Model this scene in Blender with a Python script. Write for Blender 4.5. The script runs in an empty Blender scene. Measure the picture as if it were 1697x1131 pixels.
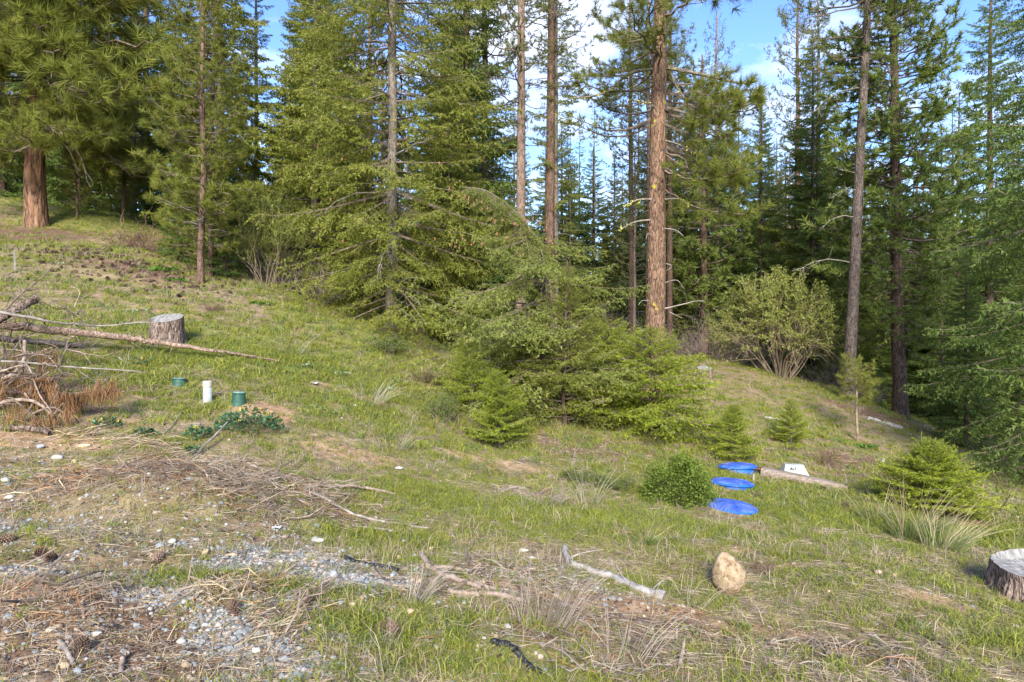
import bpy, math, random
import numpy as np
from mathutils import Vector, Matrix

random.seed(7)
RNG = np.random.default_rng(11)
SC = bpy.context.scene
COL = SC.collection

# ---------------------------------------------------------------- camera, light, exposure
EYE = 1.6
F = 1131.0                      # focal length in photograph pixels (24 mm on a 36 mm sensor)
cam = bpy.data.cameras.new('camera')
cam.sensor_width = 36.0
cam.lens = 24.0
cam.clip_end = 2500.0
cam.clip_start = 0.05
camo = bpy.data.objects.new('camera', cam)
COL.objects.link(camo)
camo.location = (0, 0, EYE)
camo.rotation_euler = (math.radians(90), 0, 0)
SC.camera = camo

SUN_EL, SUN_AZ = 28.0, 183.0     # azimuth clockwise from +Y: behind the camera, to its right
sun = bpy.data.lights.new('sun', 'SUN')
sun.energy = 2.6
sun.angle = math.radians(16.0)
sun.color = (1.0, 0.93, 0.80)
suno = bpy.data.objects.new('sun', sun)
COL.objects.link(suno)
sd = Vector((math.sin(math.radians(SUN_AZ)) * math.cos(math.radians(SUN_EL)),
             math.cos(math.radians(SUN_AZ)) * math.cos(math.radians(SUN_EL)),
             math.sin(math.radians(SUN_EL))))
suno.rotation_euler = (-sd).to_track_quat('-Z', 'Y').to_euler()

world = bpy.data.worlds.new('World')
SC.world = world
world.use_nodes = True
wn, wl = world.node_tree.nodes, world.node_tree.links
wn.clear()
w_out = wn.new('ShaderNodeOutputWorld')
w_bg = wn.new('ShaderNodeBackground')
w_sky = wn.new('ShaderNodeTexSky')
w_sky.sky_type = 'NISHITA'
w_sky.sun_disc = False
w_sky.sun_elevation = math.radians(SUN_EL)
w_sky.sun_rotation = math.radians(SUN_AZ)
w_sky.air_density = 1.0
w_sky.dust_density = 0.4
w_sky.ozone_density = 1.6
w_tc = wn.new('ShaderNodeTexCoord')
w_sep = wn.new('ShaderNodeSeparateXYZ')
wl.new(w_tc.outputs['Generated'], w_sep.inputs[0])
w_add = wn.new('ShaderNodeMath'); w_add.operation = 'ADD'; w_add.inputs[1].default_value = 0.22
wl.new(w_sep.outputs['Z'], w_add.inputs[0])
w_max = wn.new('ShaderNodeMath'); w_max.operation = 'MAXIMUM'; w_max.inputs[1].default_value = 0.05
wl.new(w_add.outputs[0], w_max.inputs[0])
w_div = wn.new('ShaderNodeVectorMath'); w_div.operation = 'DIVIDE'
wl.new(w_tc.outputs['Generated'], w_div.inputs[0])
w_cmb = wn.new('ShaderNodeCombineXYZ')
for k in range(3):
    wl.new(w_max.outputs[0], w_cmb.inputs[k])
wl.new(w_cmb.outputs[0], w_div.inputs[1])
w_no = wn.new('ShaderNodeTexNoise')
w_no.inputs['Scale'].default_value = 2.3
w_no.inputs['Detail'].default_value = 9.0
w_no.inputs['Roughness'].default_value = 0.58
w_no.inputs['Distortion'].default_value = 0.5
wl.new(w_div.outputs[0], w_no.inputs['Vector'])
w_ramp = wn.new('ShaderNodeValToRGB')
w_ramp.color_ramp.elements[0].position = 0.48
w_ramp.color_ramp.elements[1].position = 0.74
wl.new(w_no.outputs['Fac'], w_ramp.inputs['Fac'])
w_sat = wn.new('ShaderNodeHueSaturation')
w_sat.inputs['Saturation'].default_value = 1.25
w_sat.inputs['Hue'].default_value = 0.517
w_sat.inputs['Value'].default_value = 0.80
wl.new(w_sky.outputs[0], w_sat.inputs['Color'])
w_mix = wn.new('ShaderNodeMixRGB')
w_mix.inputs['Color2'].default_value = (3.0, 3.2, 3.75, 1)
wl.new(w_ramp.outputs['Color'], w_mix.inputs['Fac'])
wl.new(w_sat.outputs['Color'], w_mix.inputs['Color1'])
wl.new(w_mix.outputs[0], w_bg.inputs['Color'])
w_bg.inputs['Strength'].default_value = 0.15
wl.new(w_bg.outputs[0], w_out.inputs['Surface'])

SC.view_settings.view_transform = 'Standard'
SC.view_settings.look = 'None'
SC.view_settings.exposure = 1.72
SC.view_settings.gamma = 1.0
SC.render.engine = 'CYCLES'
SC.cycles.max_bounces = 6
SC.cycles.diffuse_bounces = 5
SC.cycles.glossy_bounces = 2
SC.cycles.transmission_bounces = 4
SC.cycles.caustics_reflective = False
SC.cycles.caustics_refractive = False

# ---------------------------------------------------------------- helpers
def tag(o, label=None, cat=None, group=None, kind=None):
    if label: o['label'] = label
    if cat: o['category'] = cat
    if group: o['group'] = group
    if kind: o['kind'] = kind
    return o

def empty(name, loc, rz=0.0, scale=1.0):
    o = bpy.data.objects.new(name, None)
    COL.objects.link(o)
    o.empty_display_size = 0.1
    o.location = loc
    o.rotation_euler = (0, 0, rz)
    o.scale = (scale,) * 3
    return o

class MB:
    """collects triangles and quads with a material index and a tint per vertex"""
    def __init__(self):
        self.v, self.f, self.m, self.t, self.n = [], [], [], [], 0
        self.sm = []
    def add(self, v, f, mat=0, tint=0.5, smooth=False):
        v = np.asarray(v, float).reshape(-1, 3)
        f = np.asarray(f, int)
        if len(v) == 0 or len(f) == 0: return
        self.v.append(v)
        self.f.append(f + self.n)
        self.m.append(np.full(len(f), mat, int))
        self.sm.append(np.full(len(f), smooth, bool))
        t = np.broadcast_to(np.asarray(tint, float), (len(v),)) if np.ndim(tint) <= 1 else tint
        self.t.append(np.array(t, float))
        self.n += len(v)
    def transformed(self, M, T):
        for k in range(len(self.v)):
            self.v[k] = self.v[k] @ M.T + T
        return self
    def mesh(self, name, mats):
        me = bpy.data.meshes.new(name)
        v = np.concatenate(self.v)
        tot = np.concatenate([np.full(len(f), f.shape[1], int) for f in self.f])
        idx = np.concatenate([f.ravel() for f in self.f])
        st = np.concatenate([[0], np.cumsum(tot)[:-1]])
        me.vertices.add(len(v)); me.vertices.foreach_set('co', v.astype(np.float32).ravel())
        me.loops.add(len(idx)); me.loops.foreach_set('vertex_index', idx.astype(np.int32))
        me.polygons.add(len(tot)); me.polygons.foreach_set('loop_start', st.astype(np.int32))
        me.polygons.foreach_set('material_index', np.concatenate(self.m).astype(np.int32))
        me.polygons.foreach_set('use_smooth', np.concatenate(self.sm))
        at = me.attributes.new('tint', 'FLOAT', 'POINT')
        at.data.foreach_set('value', np.concatenate(self.t).astype(np.float32))
        for m in mats: me.materials.append(m)
        me.update(calc_edges=True)
        return me
    def build(self, name, mats, parent=None, loc=None):
        if not isinstance(mats, (list, tuple)): mats = [mats]
        o = bpy.data.objects.new(name, self.mesh(name, mats))
        COL.objects.link(o)
        if parent is not None: o.parent = parent
        if loc is not None: o.location = loc
        return o

def tube(pts, rad, sides=6, cap=True, jitter=0.0, rng=RNG):
    pts = np.asarray(pts, float); n = len(pts)
    rad = np.broadcast_to(np.asarray(rad, float), (n,))
    tan = np.gradient(pts, axis=0)
    tan /= np.linalg.norm(tan, axis=1)[:, None] + 1e-9
    up = np.array([0, 0, 1.0]) if abs(tan[0][2]) < 0.9 else np.array([1.0, 0, 0])
    u = np.cross(tan, up); u /= np.linalg.norm(u, axis=1)[:, None] + 1e-9
    w = np.cross(tan, u)
    a = np.arange(sides) * 2 * np.pi / sides
    r = rad[:, None] * (1 + (rng.uniform(-jitter, jitter, (n, sides)) if jitter else 0))
    v = pts[:, None] + r[..., None] * (np.cos(a)[None, :, None] * u[:, None] + np.sin(a)[None, :, None] * w[:, None])
    i = np.arange(n - 1)[:, None] * sides; j = np.arange(sides)[None]
    k = (j + 1) % sides
    f = np.stack([i + j, i + k, i + sides + k, i + sides + j], -1).reshape(-1, 4)
    return v.reshape(-1, 3), f[:, ::-1]

def smooth_path(pts, n):
    """Catmull-Rom through pts"""
    p = np.asarray(pts, float)
    p = np.vstack([2 * p[0] - p[1], p, 2 * p[-1] - p[-2]])
    t = np.linspace(0, len(p) - 3 - 1e-6, n)
    i = t.astype(int); u = (t - i)[:, None]
    a, b, c, d = p[i], p[i + 1], p[i + 2], p[i + 3]
    return 0.5 * (2 * b + (c - a) * u + (2 * a - 5 * b + 4 * c - d) * u ** 2 + (3 * b - a - 3 * c + d) * u ** 3)

def _hash(i, j, s):
    h = (i * 374761393 + j * 668265263 + s * 1442695041) & 0xffffffff
    h = ((h ^ (h >> 13)) * 1274126177) & 0xffffffff
    return ((h ^ (h >> 16)) & 0xffff) / 65535.0

def vnoise(x, y, s=0):
    i, j = np.floor(x).astype(np.int64), np.floor(y).astype(np.int64)
    u, v = x - i, y - j
    u, v = u * u * (3 - 2 * u), v * v * (3 - 2 * v)
    return ((_hash(i, j, s) * (1 - u) + _hash(i + 1, j, s) * u) * (1 - v)
            + (_hash(i, j + 1, s) * (1 - u) + _hash(i + 1, j + 1, s) * u) * v)

def fbm(x, y, octaves=4, s=0):
    x = np.asarray(x, float); y = np.asarray(y, float)
    r, a, tot = 0.0, 1.0, 0.0
    for k in range(octaves):
        r = r + a * vnoise(x, y, s + k * 17); tot += a
        x, y, a = x * 2.03 + 5.1, y * 2.03 + 1.7, a * 0.5
    return r / tot

# ---------------------------------------------------------------- terrain
def W(px, py, D):
    return ((px - 848.5) / F * D, D, EYE - (py - 565.5) / F * D)

CP = [(-100, 1250, 2.5), (850, 1250, 2.6), (1800, 1250, 3.0),
      (0, 1131, 3.05), (400, 1131, 3.1), (850, 1131, 3.25), (1300, 1131, 3.45), (1697, 1131, 3.7),
      (0, 950, 4.3), (400, 950, 4.5), (850, 950, 4.9), (1205, 985, 5.0), (1500, 950, 5.6), (1700, 1010, 5.2),
      (0, 850, 5.4), (300, 850, 5.7), (600, 860, 6.2), (850, 850, 7.0), (1210, 850, 8.2), (1500, 860, 8.7), (1697, 860, 9.0),
      (1212, 806, 9.6), (1220, 775, 10.9), (1330, 795, 10.3),
      (0, 720, 7.3), (95, 755, 6.8), (250, 700, 8.0), (344, 672, 8.9), (500, 700, 8.8), (650, 740, 9.0), (850, 755, 10.3),
      (0, 640, 8.4), (150, 600, 9.5), (277, 568, 10.6), (400, 600, 10.3), (500, 600, 11.3), (620, 640, 11.3), (720, 690, 11.2),
      (0, 520, 11.2), (150, 480, 13.0), (0, 400, 16.5), (200, 430, 15.6), (333, 468, 14.8), (440, 485, 15.0),
      (62, 378, 19.5), (0, 330, 22.0), (150, 350, 22.0), (250, 380, 21.0), (560, 530, 14.6), (648, 545, 15.2),
      (905, 690, 12.6), (935, 712, 11.8), (1075, 655, 16.0), (1080, 715, 12.6), (1168, 632, 17.0), (1150, 590, 21.5),
      (1290, 625, 20.0), (1240, 680, 14.5), (1320, 742, 12.6), (1405, 652, 20.0), (1490, 690, 18.5), (1420, 730, 14.3),
      (1600, 775, 13.5), (1697, 790, 14.2), (1540, 870, 8.8), (1697, 830, 11.0)]
cpw = [W(*c) for c in CP] + [
    (0, -4, -0.05), (-6, -4, 0.5), (6, -4, -0.6), (0, 0, 0.0), (-3, 0, 0.15), (3, 0, -0.15), (-12, 0, 1.4), (12, 0, -1.8),
    (0, -14, -0.5), (-14, 10, 3.0), (16, 10, -3.2), (-20, 20, 5.6), (-28, 30, 8.5), (-12, 26, 4.4), (-6, 22, 2.2), (-2, 20, 1.1),
    (0, 30, 1.4), (8, 28, -0.4), (16, 26, -3.2), (22, 20, -4.8), (0, 45, 0.6), (-15, 45, 6.0), (-40, 45, 12.0), (18, 45, -4.0), (35, 35, -7.0),
    (0, 70, -1.0), (-30, 75, 7.0), (40, 75, -6.0), (0, 110, 0.0), (-60, 100, 8.0), (70, 100, -5.0)]
cpw = np.array(cpw)
def _tps(d2): return 0.5 * d2 * np.log(d2 + 1e-9)
_n = len(cpw)
_K = _tps(((cpw[:, None, :2] - cpw[None, :, :2]) ** 2).sum(-1)) + np.eye(_n) * 0.12
_P = np.hstack([np.ones((_n, 1)), cpw[:, :2]])
_A = np.block([[_K, _P], [_P.T, np.zeros((3, 3))]])
_c = np.linalg.solve(_A, np.concatenate([cpw[:, 2], np.zeros(3)]))

def Hbase(x, y):
    x = np.asarray(x, float); y = np.asarray(y, float)
    sh = x.shape; xf, yf = x.ravel(), y.ravel()
    r = np.hypot(xf, yf); k = np.minimum(1.0, 105.0 / np.maximum(r, 1e-6))
    xc, yc = xf * k, np.maximum(yf * k, -15.0)
    out = np.empty_like(xc)
    for s in range(0, len(xc), 20000):
        q = np.stack([xc[s:s + 20000], yc[s:s + 20000]], 1)
        d2 = ((q[:, None] - cpw[None, :, :2]) ** 2).sum(-1)
        out[s:s + 20000] = _tps(d2) @ _c[:_n] + _c[_n] + q @ _c[_n + 1:]
    out = np.where(r > 105, out * np.clip(1 - (r - 105) / 300, 0.15, 1), out)
    return out.reshape(sh)

def G(px, py):
    """where the view ray through a photograph pixel meets the ground"""
    D = np.concatenate([np.arange(2.0, 30, 0.05), np.arange(30, 90, 0.5)])
    x = (px - 848.5) / F * D; z = EYE - (py - 565.5) / F * D
    h = Hbase(x, D)
    k = np.argmax(z <= h)
    if z[k] > h[k]: k = len(D) - 1
    return float(x[k]), float(D[k])

MOUNDS = []    # x, y, radius x, radius y, height
for px, py, rx, ry, h in [(310, 835, 0.9, 0.5, 0.24), (200, 850, .35, .3, .10), (120, 905, .4, .25, .08), (520, 935, .5, .25, .06), (60, 1040, 0.6, 0.4, 0.17), (370, 1015, 0.35, 0.3, 0.07), (430, 800, 0.7, 0.4, 0.10),
                          (415, 690, 0.5, 0.35, 0.10), (1270, 700, 0.8, 0.8, 0.06), (640, 900, 0.8, 0.3, -0.04), (560, 1000, 0.8, 0.35, 0.05),
                          (840, 1080, 0.4, 0.3, 0.06), (1000, 880, 1.0, 0.5, 0.06), (1450, 980, 0.6, 0.4, 0.04), (60, 700, 0.8, 0.3, 0.06)]:
    gx, gy = G(px, py)
    MOUNDS.append((gx, gy, rx, ry, h))

def H(x, y):
    x = np.asarray(x, float); y = np.asarray(y, float)
    h = Hbase(x, y)
    for gx, gy, rx, ry, a in MOUNDS:
        h = h + a * np.exp(-((x - gx) / rx) ** 2 - ((y - gy) / ry) ** 2)
    r = np.hypot(x, y)
    k = np.clip(r / 3.0, 0.3, 1)
    h = h + 0.22 * (fbm(x * 0.35, y * 0.35, 3, 3) - 0.5) * np.clip(r / 12, 0.1, 1.2)
    h = h + k * (0.09 * (fbm(x * 1.7, y * 1.7, 3, 9) - 0.5) + 0.045 * (fbm(x * 6, y * 6, 3, 21) - 0.5))
    return h

def Hs(x, y): return float(H(np.array([x]), np.array([y]))[0])
def at(px, D, dz=0.0):
    """a point on the ground D metres ahead under photograph column px"""
    x = (px - 848.5) / F * D
    return (x, D, Hs(x, D) + dz)
def gat(px, py, dz=0.0):
    x, y = G(px, py)
    return (x, y, Hs(x, y) + dz)
# ---------------------------------------------------------------- materials
def new_mat(name):
    m = bpy.data.materials.new(name); m.use_nodes = True
    nt = m.node_tree; nt.nodes.clear()
    return m, nt.nodes, nt.links
def N(nodes, t, **kw):
    n = nodes.new(t)
    for k, v in kw.items():
        if k in n.inputs: n.inputs[k].default_value = v
        else: setattr(n, k, v)
    return n
def rgb(c): return (c[0], c[1], c[2], 1)

def leaf_mat(name, dark, light, trans=0.3, rough=0.55, hue_var=0.5, noise_scale=1.3):
    """foliage: colour runs from dark to light by a per-leaf tint, soft clump noise and a per-plant random"""
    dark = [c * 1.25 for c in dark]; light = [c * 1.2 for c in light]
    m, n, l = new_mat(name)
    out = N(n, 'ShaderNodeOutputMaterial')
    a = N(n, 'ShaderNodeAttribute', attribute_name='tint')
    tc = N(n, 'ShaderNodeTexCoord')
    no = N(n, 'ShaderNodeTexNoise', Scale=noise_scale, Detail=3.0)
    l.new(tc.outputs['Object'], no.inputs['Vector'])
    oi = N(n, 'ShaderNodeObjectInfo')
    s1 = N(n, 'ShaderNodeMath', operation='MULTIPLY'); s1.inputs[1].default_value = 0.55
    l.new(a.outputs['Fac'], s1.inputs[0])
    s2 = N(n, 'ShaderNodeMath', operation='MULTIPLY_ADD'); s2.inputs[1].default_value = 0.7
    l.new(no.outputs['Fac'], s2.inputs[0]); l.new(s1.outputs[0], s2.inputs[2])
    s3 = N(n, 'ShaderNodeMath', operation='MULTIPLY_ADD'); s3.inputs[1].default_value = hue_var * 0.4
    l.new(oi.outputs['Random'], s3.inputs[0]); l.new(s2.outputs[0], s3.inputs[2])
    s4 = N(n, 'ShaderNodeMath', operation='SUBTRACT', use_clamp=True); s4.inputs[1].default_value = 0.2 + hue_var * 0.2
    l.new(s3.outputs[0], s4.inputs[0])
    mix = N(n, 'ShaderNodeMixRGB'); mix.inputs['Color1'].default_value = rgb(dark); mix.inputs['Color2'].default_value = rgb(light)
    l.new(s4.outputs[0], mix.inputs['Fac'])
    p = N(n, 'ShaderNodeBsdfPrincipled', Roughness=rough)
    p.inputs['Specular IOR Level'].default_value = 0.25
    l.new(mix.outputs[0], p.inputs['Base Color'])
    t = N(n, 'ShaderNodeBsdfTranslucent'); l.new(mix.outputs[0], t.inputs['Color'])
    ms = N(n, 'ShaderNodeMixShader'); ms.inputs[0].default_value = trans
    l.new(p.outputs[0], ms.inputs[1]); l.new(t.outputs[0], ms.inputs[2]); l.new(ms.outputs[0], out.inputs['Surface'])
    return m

def bark_mat(name, dark, mid, light, scale=14.0, stretch=0.22, bump=0.5, moss=None, moss_amt=0.0):
    m, n, l = new_mat(name)
    out = N(n, 'ShaderNodeOutputMaterial')
    tc = N(n, 'ShaderNodeTexCoord'); mp = N(n, 'ShaderNodeMapping'); mp.inputs['Scale'].default_value = (1, 1, stretch)
    l.new(tc.outputs['Object'], mp.inputs['Vector'])
    no0 = N(n, 'ShaderNodeTexNoise', Scale=scale * 0.5, Detail=4.0); l.new(mp.outputs[0], no0.inputs['Vector'])
    mad = N(n, 'ShaderNodeVectorMath', operation='MULTIPLY_ADD'); mad.inputs[1].default_value = (0.12, 0.12, 0.12)
    l.new(no0.outputs['Color'], mad.inputs[0]); l.new(mp.outputs[0], mad.inputs[2])
    vo = N(n, 'ShaderNodeTexVoronoi', feature='DISTANCE_TO_EDGE', Scale=scale); l.new(mad.outputs[0], vo.inputs['Vector'])
    no = N(n, 'ShaderNodeTexNoise', Scale=scale * 3, Detail=6.0, Roughness=0.65); l.new(mp.outputs[0], no.inputs['Vector'])
    vc = N(n, 'ShaderNodeTexVoronoi', feature='F1', Scale=scale); l.new(mad.outputs[0], vc.inputs['Vector'])
    r = N(n, 'ShaderNodeValToRGB'); l.new(vo.outputs['Distance'], r.inputs['Fac'])
    e = r.color_ramp.elements; e[0].position = 0.0; e[0].color = rgb(dark); e[1].position = 0.3; e[1].color = rgb(mid)
    e = r.color_ramp.elements.new(0.09); e.color = rgb([(a + b) / 2 for a, b in zip(dark, mid)])
    mx = N(n, 'ShaderNodeMixRGB'); l.new(r.outputs[0], mx.inputs['Color1']); mx.inputs['Color2'].default_value = rgb(light)
    mr = N(n, 'ShaderNodeMapRange'); mr.inputs['From Min'].default_value = 0.42; mr.inputs['From Max'].default_value = 0.68
    l.new(no.outputs['Fac'], mr.inputs['Value']); l.new(mr.outputs[0], mx.inputs['Fac'])
    mh = N(n, 'ShaderNodeMixRGB', blend_type='MULTIPLY', Fac=0.5); l.new(mx.outputs[0], mh.inputs['Color1'])
    sp = N(n, 'ShaderNodeSeparateXYZ'); l.new(vc.outputs['Color'], sp.inputs[0])
    mr2 = N(n, 'ShaderNodeMapRange'); mr2.inputs['To Min'].default_value = 0.45; mr2.inputs['To Max'].default_value = 1.5
    l.new(sp.outputs['X'], mr2.inputs['Value']); l.new(mr2.outputs[0], mh.inputs['Color2'])
    col = mh.outputs[0]
    if moss is not None:
        nm = N(n, 'ShaderNodeTexNoise', Scale=2.5, Detail=5.0, Roughness=0.7); l.new(tc.outputs['Object'], nm.inputs['Vector'])
        rm = N(n, 'ShaderNodeMapRange'); rm.inputs['From Min'].default_value = 0.62 - 0.2 * moss_amt; rm.inputs['From Max'].default_value = 0.7 - 0.2 * moss_amt
        l.new(nm.outputs['Fac'], rm.inputs['Value'])
        mm = N(n, 'ShaderNodeMixRGB'); l.new(rm.outputs[0], mm.inputs['Fac']); l.new(col, mm.inputs['Color1']); mm.inputs['Color2'].default_value = rgb(moss)
        col = mm.outputs[0]
    p = N(n, 'ShaderNodeBsdfPrincipled', Roughness=0.9); p.inputs['Specular IOR Level'].default_value = 0.15
    l.new(col, p.inputs['Base Color'])
    ad = N(n, 'ShaderNodeMath', operation='MULTIPLY_ADD'); ad.inputs[1].default_value = 0.3
    l.new(no.outputs['Fac'], ad.inputs[0]); l.new(vo.outputs['Distance'], ad.inputs[2])
    b = N(n, 'ShaderNodeBump', Strength=bump, Distance=0.05); l.new(ad.outputs[0], b.inputs['Height']); l.new(b.outputs[0], p.inputs['Normal'])
    l.new(p.outputs[0], out.inputs['Surface'])
    return m

def plain_mat(name, c1, c2, scale=20.0, rough=0.85, bump=0.2, spec=0.2, stretch=(1, 1, 1), rand=0.0, tintmix=0.0, c3=None):
    m, n, l = new_mat(name)
    out = N(n, 'ShaderNodeOutputMaterial')
    tc = N(n, 'ShaderNodeTexCoord'); mp = N(n, 'ShaderNodeMapping'); mp.inputs['Scale'].default_value = stretch
    l.new(tc.outputs['Object'], mp.inputs['Vector'])
    no = N(n, 'ShaderNodeTexNoise', Scale=scale, Detail=6.0, Roughness=0.6); l.new(mp.outputs[0], no.inputs['Vector'])
    mr = N(n, 'ShaderNodeMapRange'); mr.inputs['From Min'].default_value = 0.35; mr.inputs['From Max'].default_value = 0.65
    l.new(no.outputs['Fac'], mr.inputs['Value'])
    fac = mr.outputs[0]
    if rand or tintmix:
        oi = N(n, 'ShaderNodeObjectInfo'); at_ = N(n, 'ShaderNodeAttribute', attribute_name='tint')
        q = N(n, 'ShaderNodeMath', operation='MULTIPLY'); q.inputs[1].default_value = 1 - rand - tintmix; l.new(fac, q.inputs[0])
        q2 = N(n, 'ShaderNodeMath', operation='MULTIPLY_ADD'); q2.inputs[1].default_value = rand; l.new(oi.outputs['Random'], q2.inputs[0]); l.new(q.outputs[0], q2.inputs[2])
        q3 = N(n, 'ShaderNodeMath', operation='MULTIPLY_ADD', use_clamp=True); q3.inputs[1].default_value = tintmix; l.new(at_.outputs['Fac'], q3.inputs[0]); l.new(q2.outputs[0], q3.inputs[2])
        fac = q3.outputs[0]
    r = N(n, 'ShaderNodeValToRGB'); l.new(fac, r.inputs['Fac'])
    r.color_ramp.elements[0].color = rgb(c1); r.color_ramp.elements[1].color = rgb(c2)
    if c3 is not None:
        e = r.color_ramp.elements.new(0.5); e.color = rgb(c3)
    p = N(n, 'ShaderNodeBsdfPrincipled', Roughness=rough); p.inputs['Specular IOR Level'].default_value = spec
    l.new(r.outputs[0], p.inputs['Base Color'])
    if bump:
        b = N(n, 'ShaderNodeBump', Strength=bump, Distance=0.02); l.new(no.outputs['Fac'], b.inputs['Height']); l.new(b.outputs[0], p.inputs['Normal'])
    l.new(p.outputs[0], out.inputs['Surface'])
    return m

M = {}
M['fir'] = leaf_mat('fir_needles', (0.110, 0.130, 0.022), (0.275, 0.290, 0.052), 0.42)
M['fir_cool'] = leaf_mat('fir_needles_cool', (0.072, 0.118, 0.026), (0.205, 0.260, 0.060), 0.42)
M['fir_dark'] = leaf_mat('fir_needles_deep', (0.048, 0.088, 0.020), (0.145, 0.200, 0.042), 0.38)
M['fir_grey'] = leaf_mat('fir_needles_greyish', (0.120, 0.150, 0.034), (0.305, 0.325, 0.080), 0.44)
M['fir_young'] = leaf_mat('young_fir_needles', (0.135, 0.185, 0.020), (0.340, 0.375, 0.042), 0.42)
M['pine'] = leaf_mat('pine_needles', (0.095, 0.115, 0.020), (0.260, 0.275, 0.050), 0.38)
M['pine_cool'] = leaf_mat('pine_needles_cool', (0.085, 0.128, 0.026), (0.220, 0.270, 0.060), 0.42)
M['pine_dull'] = leaf_mat('pine_needles_dull', (0.090, 0.108, 0.034), (0.215, 0.225, 0.075), 0.38)
M['willow'] = leaf_mat('willow_leaves', (0.130, 0.160, 0.032), (0.290, 0.310, 0.075), 0.42)
M['box'] = leaf_mat('evergreen_shrub_leaves', (0.045, 0.080, 0.012), (0.165, 0.215, 0.034), 0.32, noise_scale=6)
M['holly'] = leaf_mat('dark_glossy_leaves', (0.016, 0.050, 0.024), (0.065, 0.130, 0.055), 0.15, rough=0.3, noise_scale=8)
M['yellow'] = plain_mat('yellow_blossom', (0.65, 0.48, 0.03), (0.8, 0.65, 0.05), 10, 0.6, 0)
M['grass'] = leaf_mat('green_grass', (0.118, 0.138, 0.020), (0.325, 0.345, 0.062), 0.40, hue_var=1.0)
M['grass_cool'] = leaf_mat('cool_green_grass', (0.090, 0.125, 0.036), (0.235, 0.290, 0.085), 0.40, hue_var=1.0)
M['moss'] = leaf_mat('low_green_mat', (0.115, 0.120, 0.032), (0.290, 0.285, 0.085), 0.3, hue_var=1.0)
M['straw'] = leaf_mat('dry_grass', (0.230, 0.170, 0.100), (0.560, 0.470, 0.310), 0.25, hue_var=1.0)
M['greystraw'] = leaf_mat('grey_dead_stems', (0.130, 0.100, 0.080), (0.400, 0.340, 0.280), 0.1, hue_var=1.0)
M['rust'] = leaf_mat('dead_orange_needles', (0.070, 0.032, 0.016), (0.330, 0.185, 0.085), 0.12)
M['litter'] = leaf_mat('fallen_needles', (0.120, 0.060, 0.030), (0.360, 0.210, 0.110), 0.1, hue_var=1.0)
M['sage'] = leaf_mat('pale_green_leaves', (0.150, 0.200, 0.110), (0.360, 0.420, 0.270), 0.3, hue_var=0.8)
M['herb'] = leaf_mat('bright_herb_leaves', (0.050, 0.120, 0.015), (0.130, 0.260, 0.035), 0.3)
M['bark_pine'] = bark_mat('orange_pine_bark', (0.028, 0.018, 0.014), (0.185, 0.095, 0.055), (0.28, 0.175, 0.115), 7.5, 0.20, 1.0)
M['bark_center'] = bark_mat('tan_pine_bark', (0.034, 0.021, 0.016), (0.175, 0.098, 0.062), (0.27, 0.180, 0.125), 13, 0.32, 0.9, (0.42, 0.36, 0.05), 0.1)
M['bark_red'] = bark_mat('reddish_bark', (0.038, 0.025, 0.020), (0.145, 0.088, 0.064), (0.215, 0.145, 0.110), 15, 0.3, 0.5)
M['bark_grey'] = bark_mat('grey_bark', (0.050, 0.042, 0.036), (0.155, 0.128, 0.108), (0.25, 0.22, 0.19), 16, 0.35, 0.5, (0.30, 0.28, 0.10), 0.2)
M['bark_pinkish'] = bark_mat('pinkish_grey_bark', (0.070, 0.052, 0.044), (0.210, 0.145, 0.115), (0.30, 0.225, 0.185), 15, 0.4, 0.4)
M['bark_slate'] = bark_mat('slate_bark', (0.030, 0.024, 0.021), (0.105, 0.080, 0.068), (0.18, 0.145, 0.125), 16, 0.35, 0.6)
M['brown_stem'] = plain_mat('brown_fine_stems', (0.075, 0.045, 0.032), (0.22, 0.145, 0.105), 3, 0.9, 0)
M['bark_dark'] = bark_mat('dark_bark', (0.020, 0.015, 0.013), (0.095, 0.062, 0.048), (0.16, 0.115, 0.09), 15, 0.3, 0.5)
M['bark_stump'] = bark_mat('weathered_stump_bark', (0.018, 0.013, 0.012), (0.18, 0.120, 0.095), (0.36, 0.28, 0.23), 22, 0.25, 1.0)
M['twig'] = plain_mat('twig_wood', (0.075, 0.055, 0.042), (0.21, 0.165, 0.13), 12, 0.9, 0)
M['deadtwig'] = plain_mat('bleached_dead_twig', (0.15, 0.125, 0.105), (0.36, 0.32, 0.28), 9, 0.9, 0)
M['lichen'] = plain_mat('yellow_lichen', (0.42, 0.40, 0.04), (0.62, 0.60, 0.10), 18, 0.9, 0)
M['willowstem'] = plain_mat('tan_willow_stems', (0.13, 0.098, 0.068), (0.31, 0.245, 0.175), 8, 0.8, 0)
M['brushstem'] = plain_mat('grey_brush_stems', (0.13, 0.095, 0.082), (0.34, 0.27, 0.24), 4, 0.9, 0)
M['driftwood'] = plain_mat('bleached_driftwood', (0.20, 0.18, 0.16), (0.43, 0.405, 0.38), 16, 0.8, 0.4, 0.2, (1, 1, 1))
M['cutwood'] = plain_mat('grey_cut_wood', (0.15, 0.142, 0.13), (0.34, 0.33, 0.31), 14, 0.8, 0.15, 0.2, (3, 0.6, 1))
M['log'] = bark_mat('peeling_log_bark', (0.085, 0.055, 0.040), (0.27, 0.175, 0.125), (0.43, 0.33, 0.26), 18, 0.5, 0.4)
M['blacklog'] = plain_mat('charred_wood', (0.014, 0.012, 0.012), (0.075, 0.062, 0.058), 20, 0.7, 0.4)
M['plank'] = plain_mat('weathered_plank_wood', (0.14, 0.105, 0.080), (0.34, 0.28, 0.23), 14, 0.85, 0.5, 0.2, (0.18, 2.5, 2.5))
M['rotten'] = plain_mat('rotten_orange_wood', (0.03, 0.018, 0.012), (0.25, 0.135, 0.07), 30, 0.9, 0.6)
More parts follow.
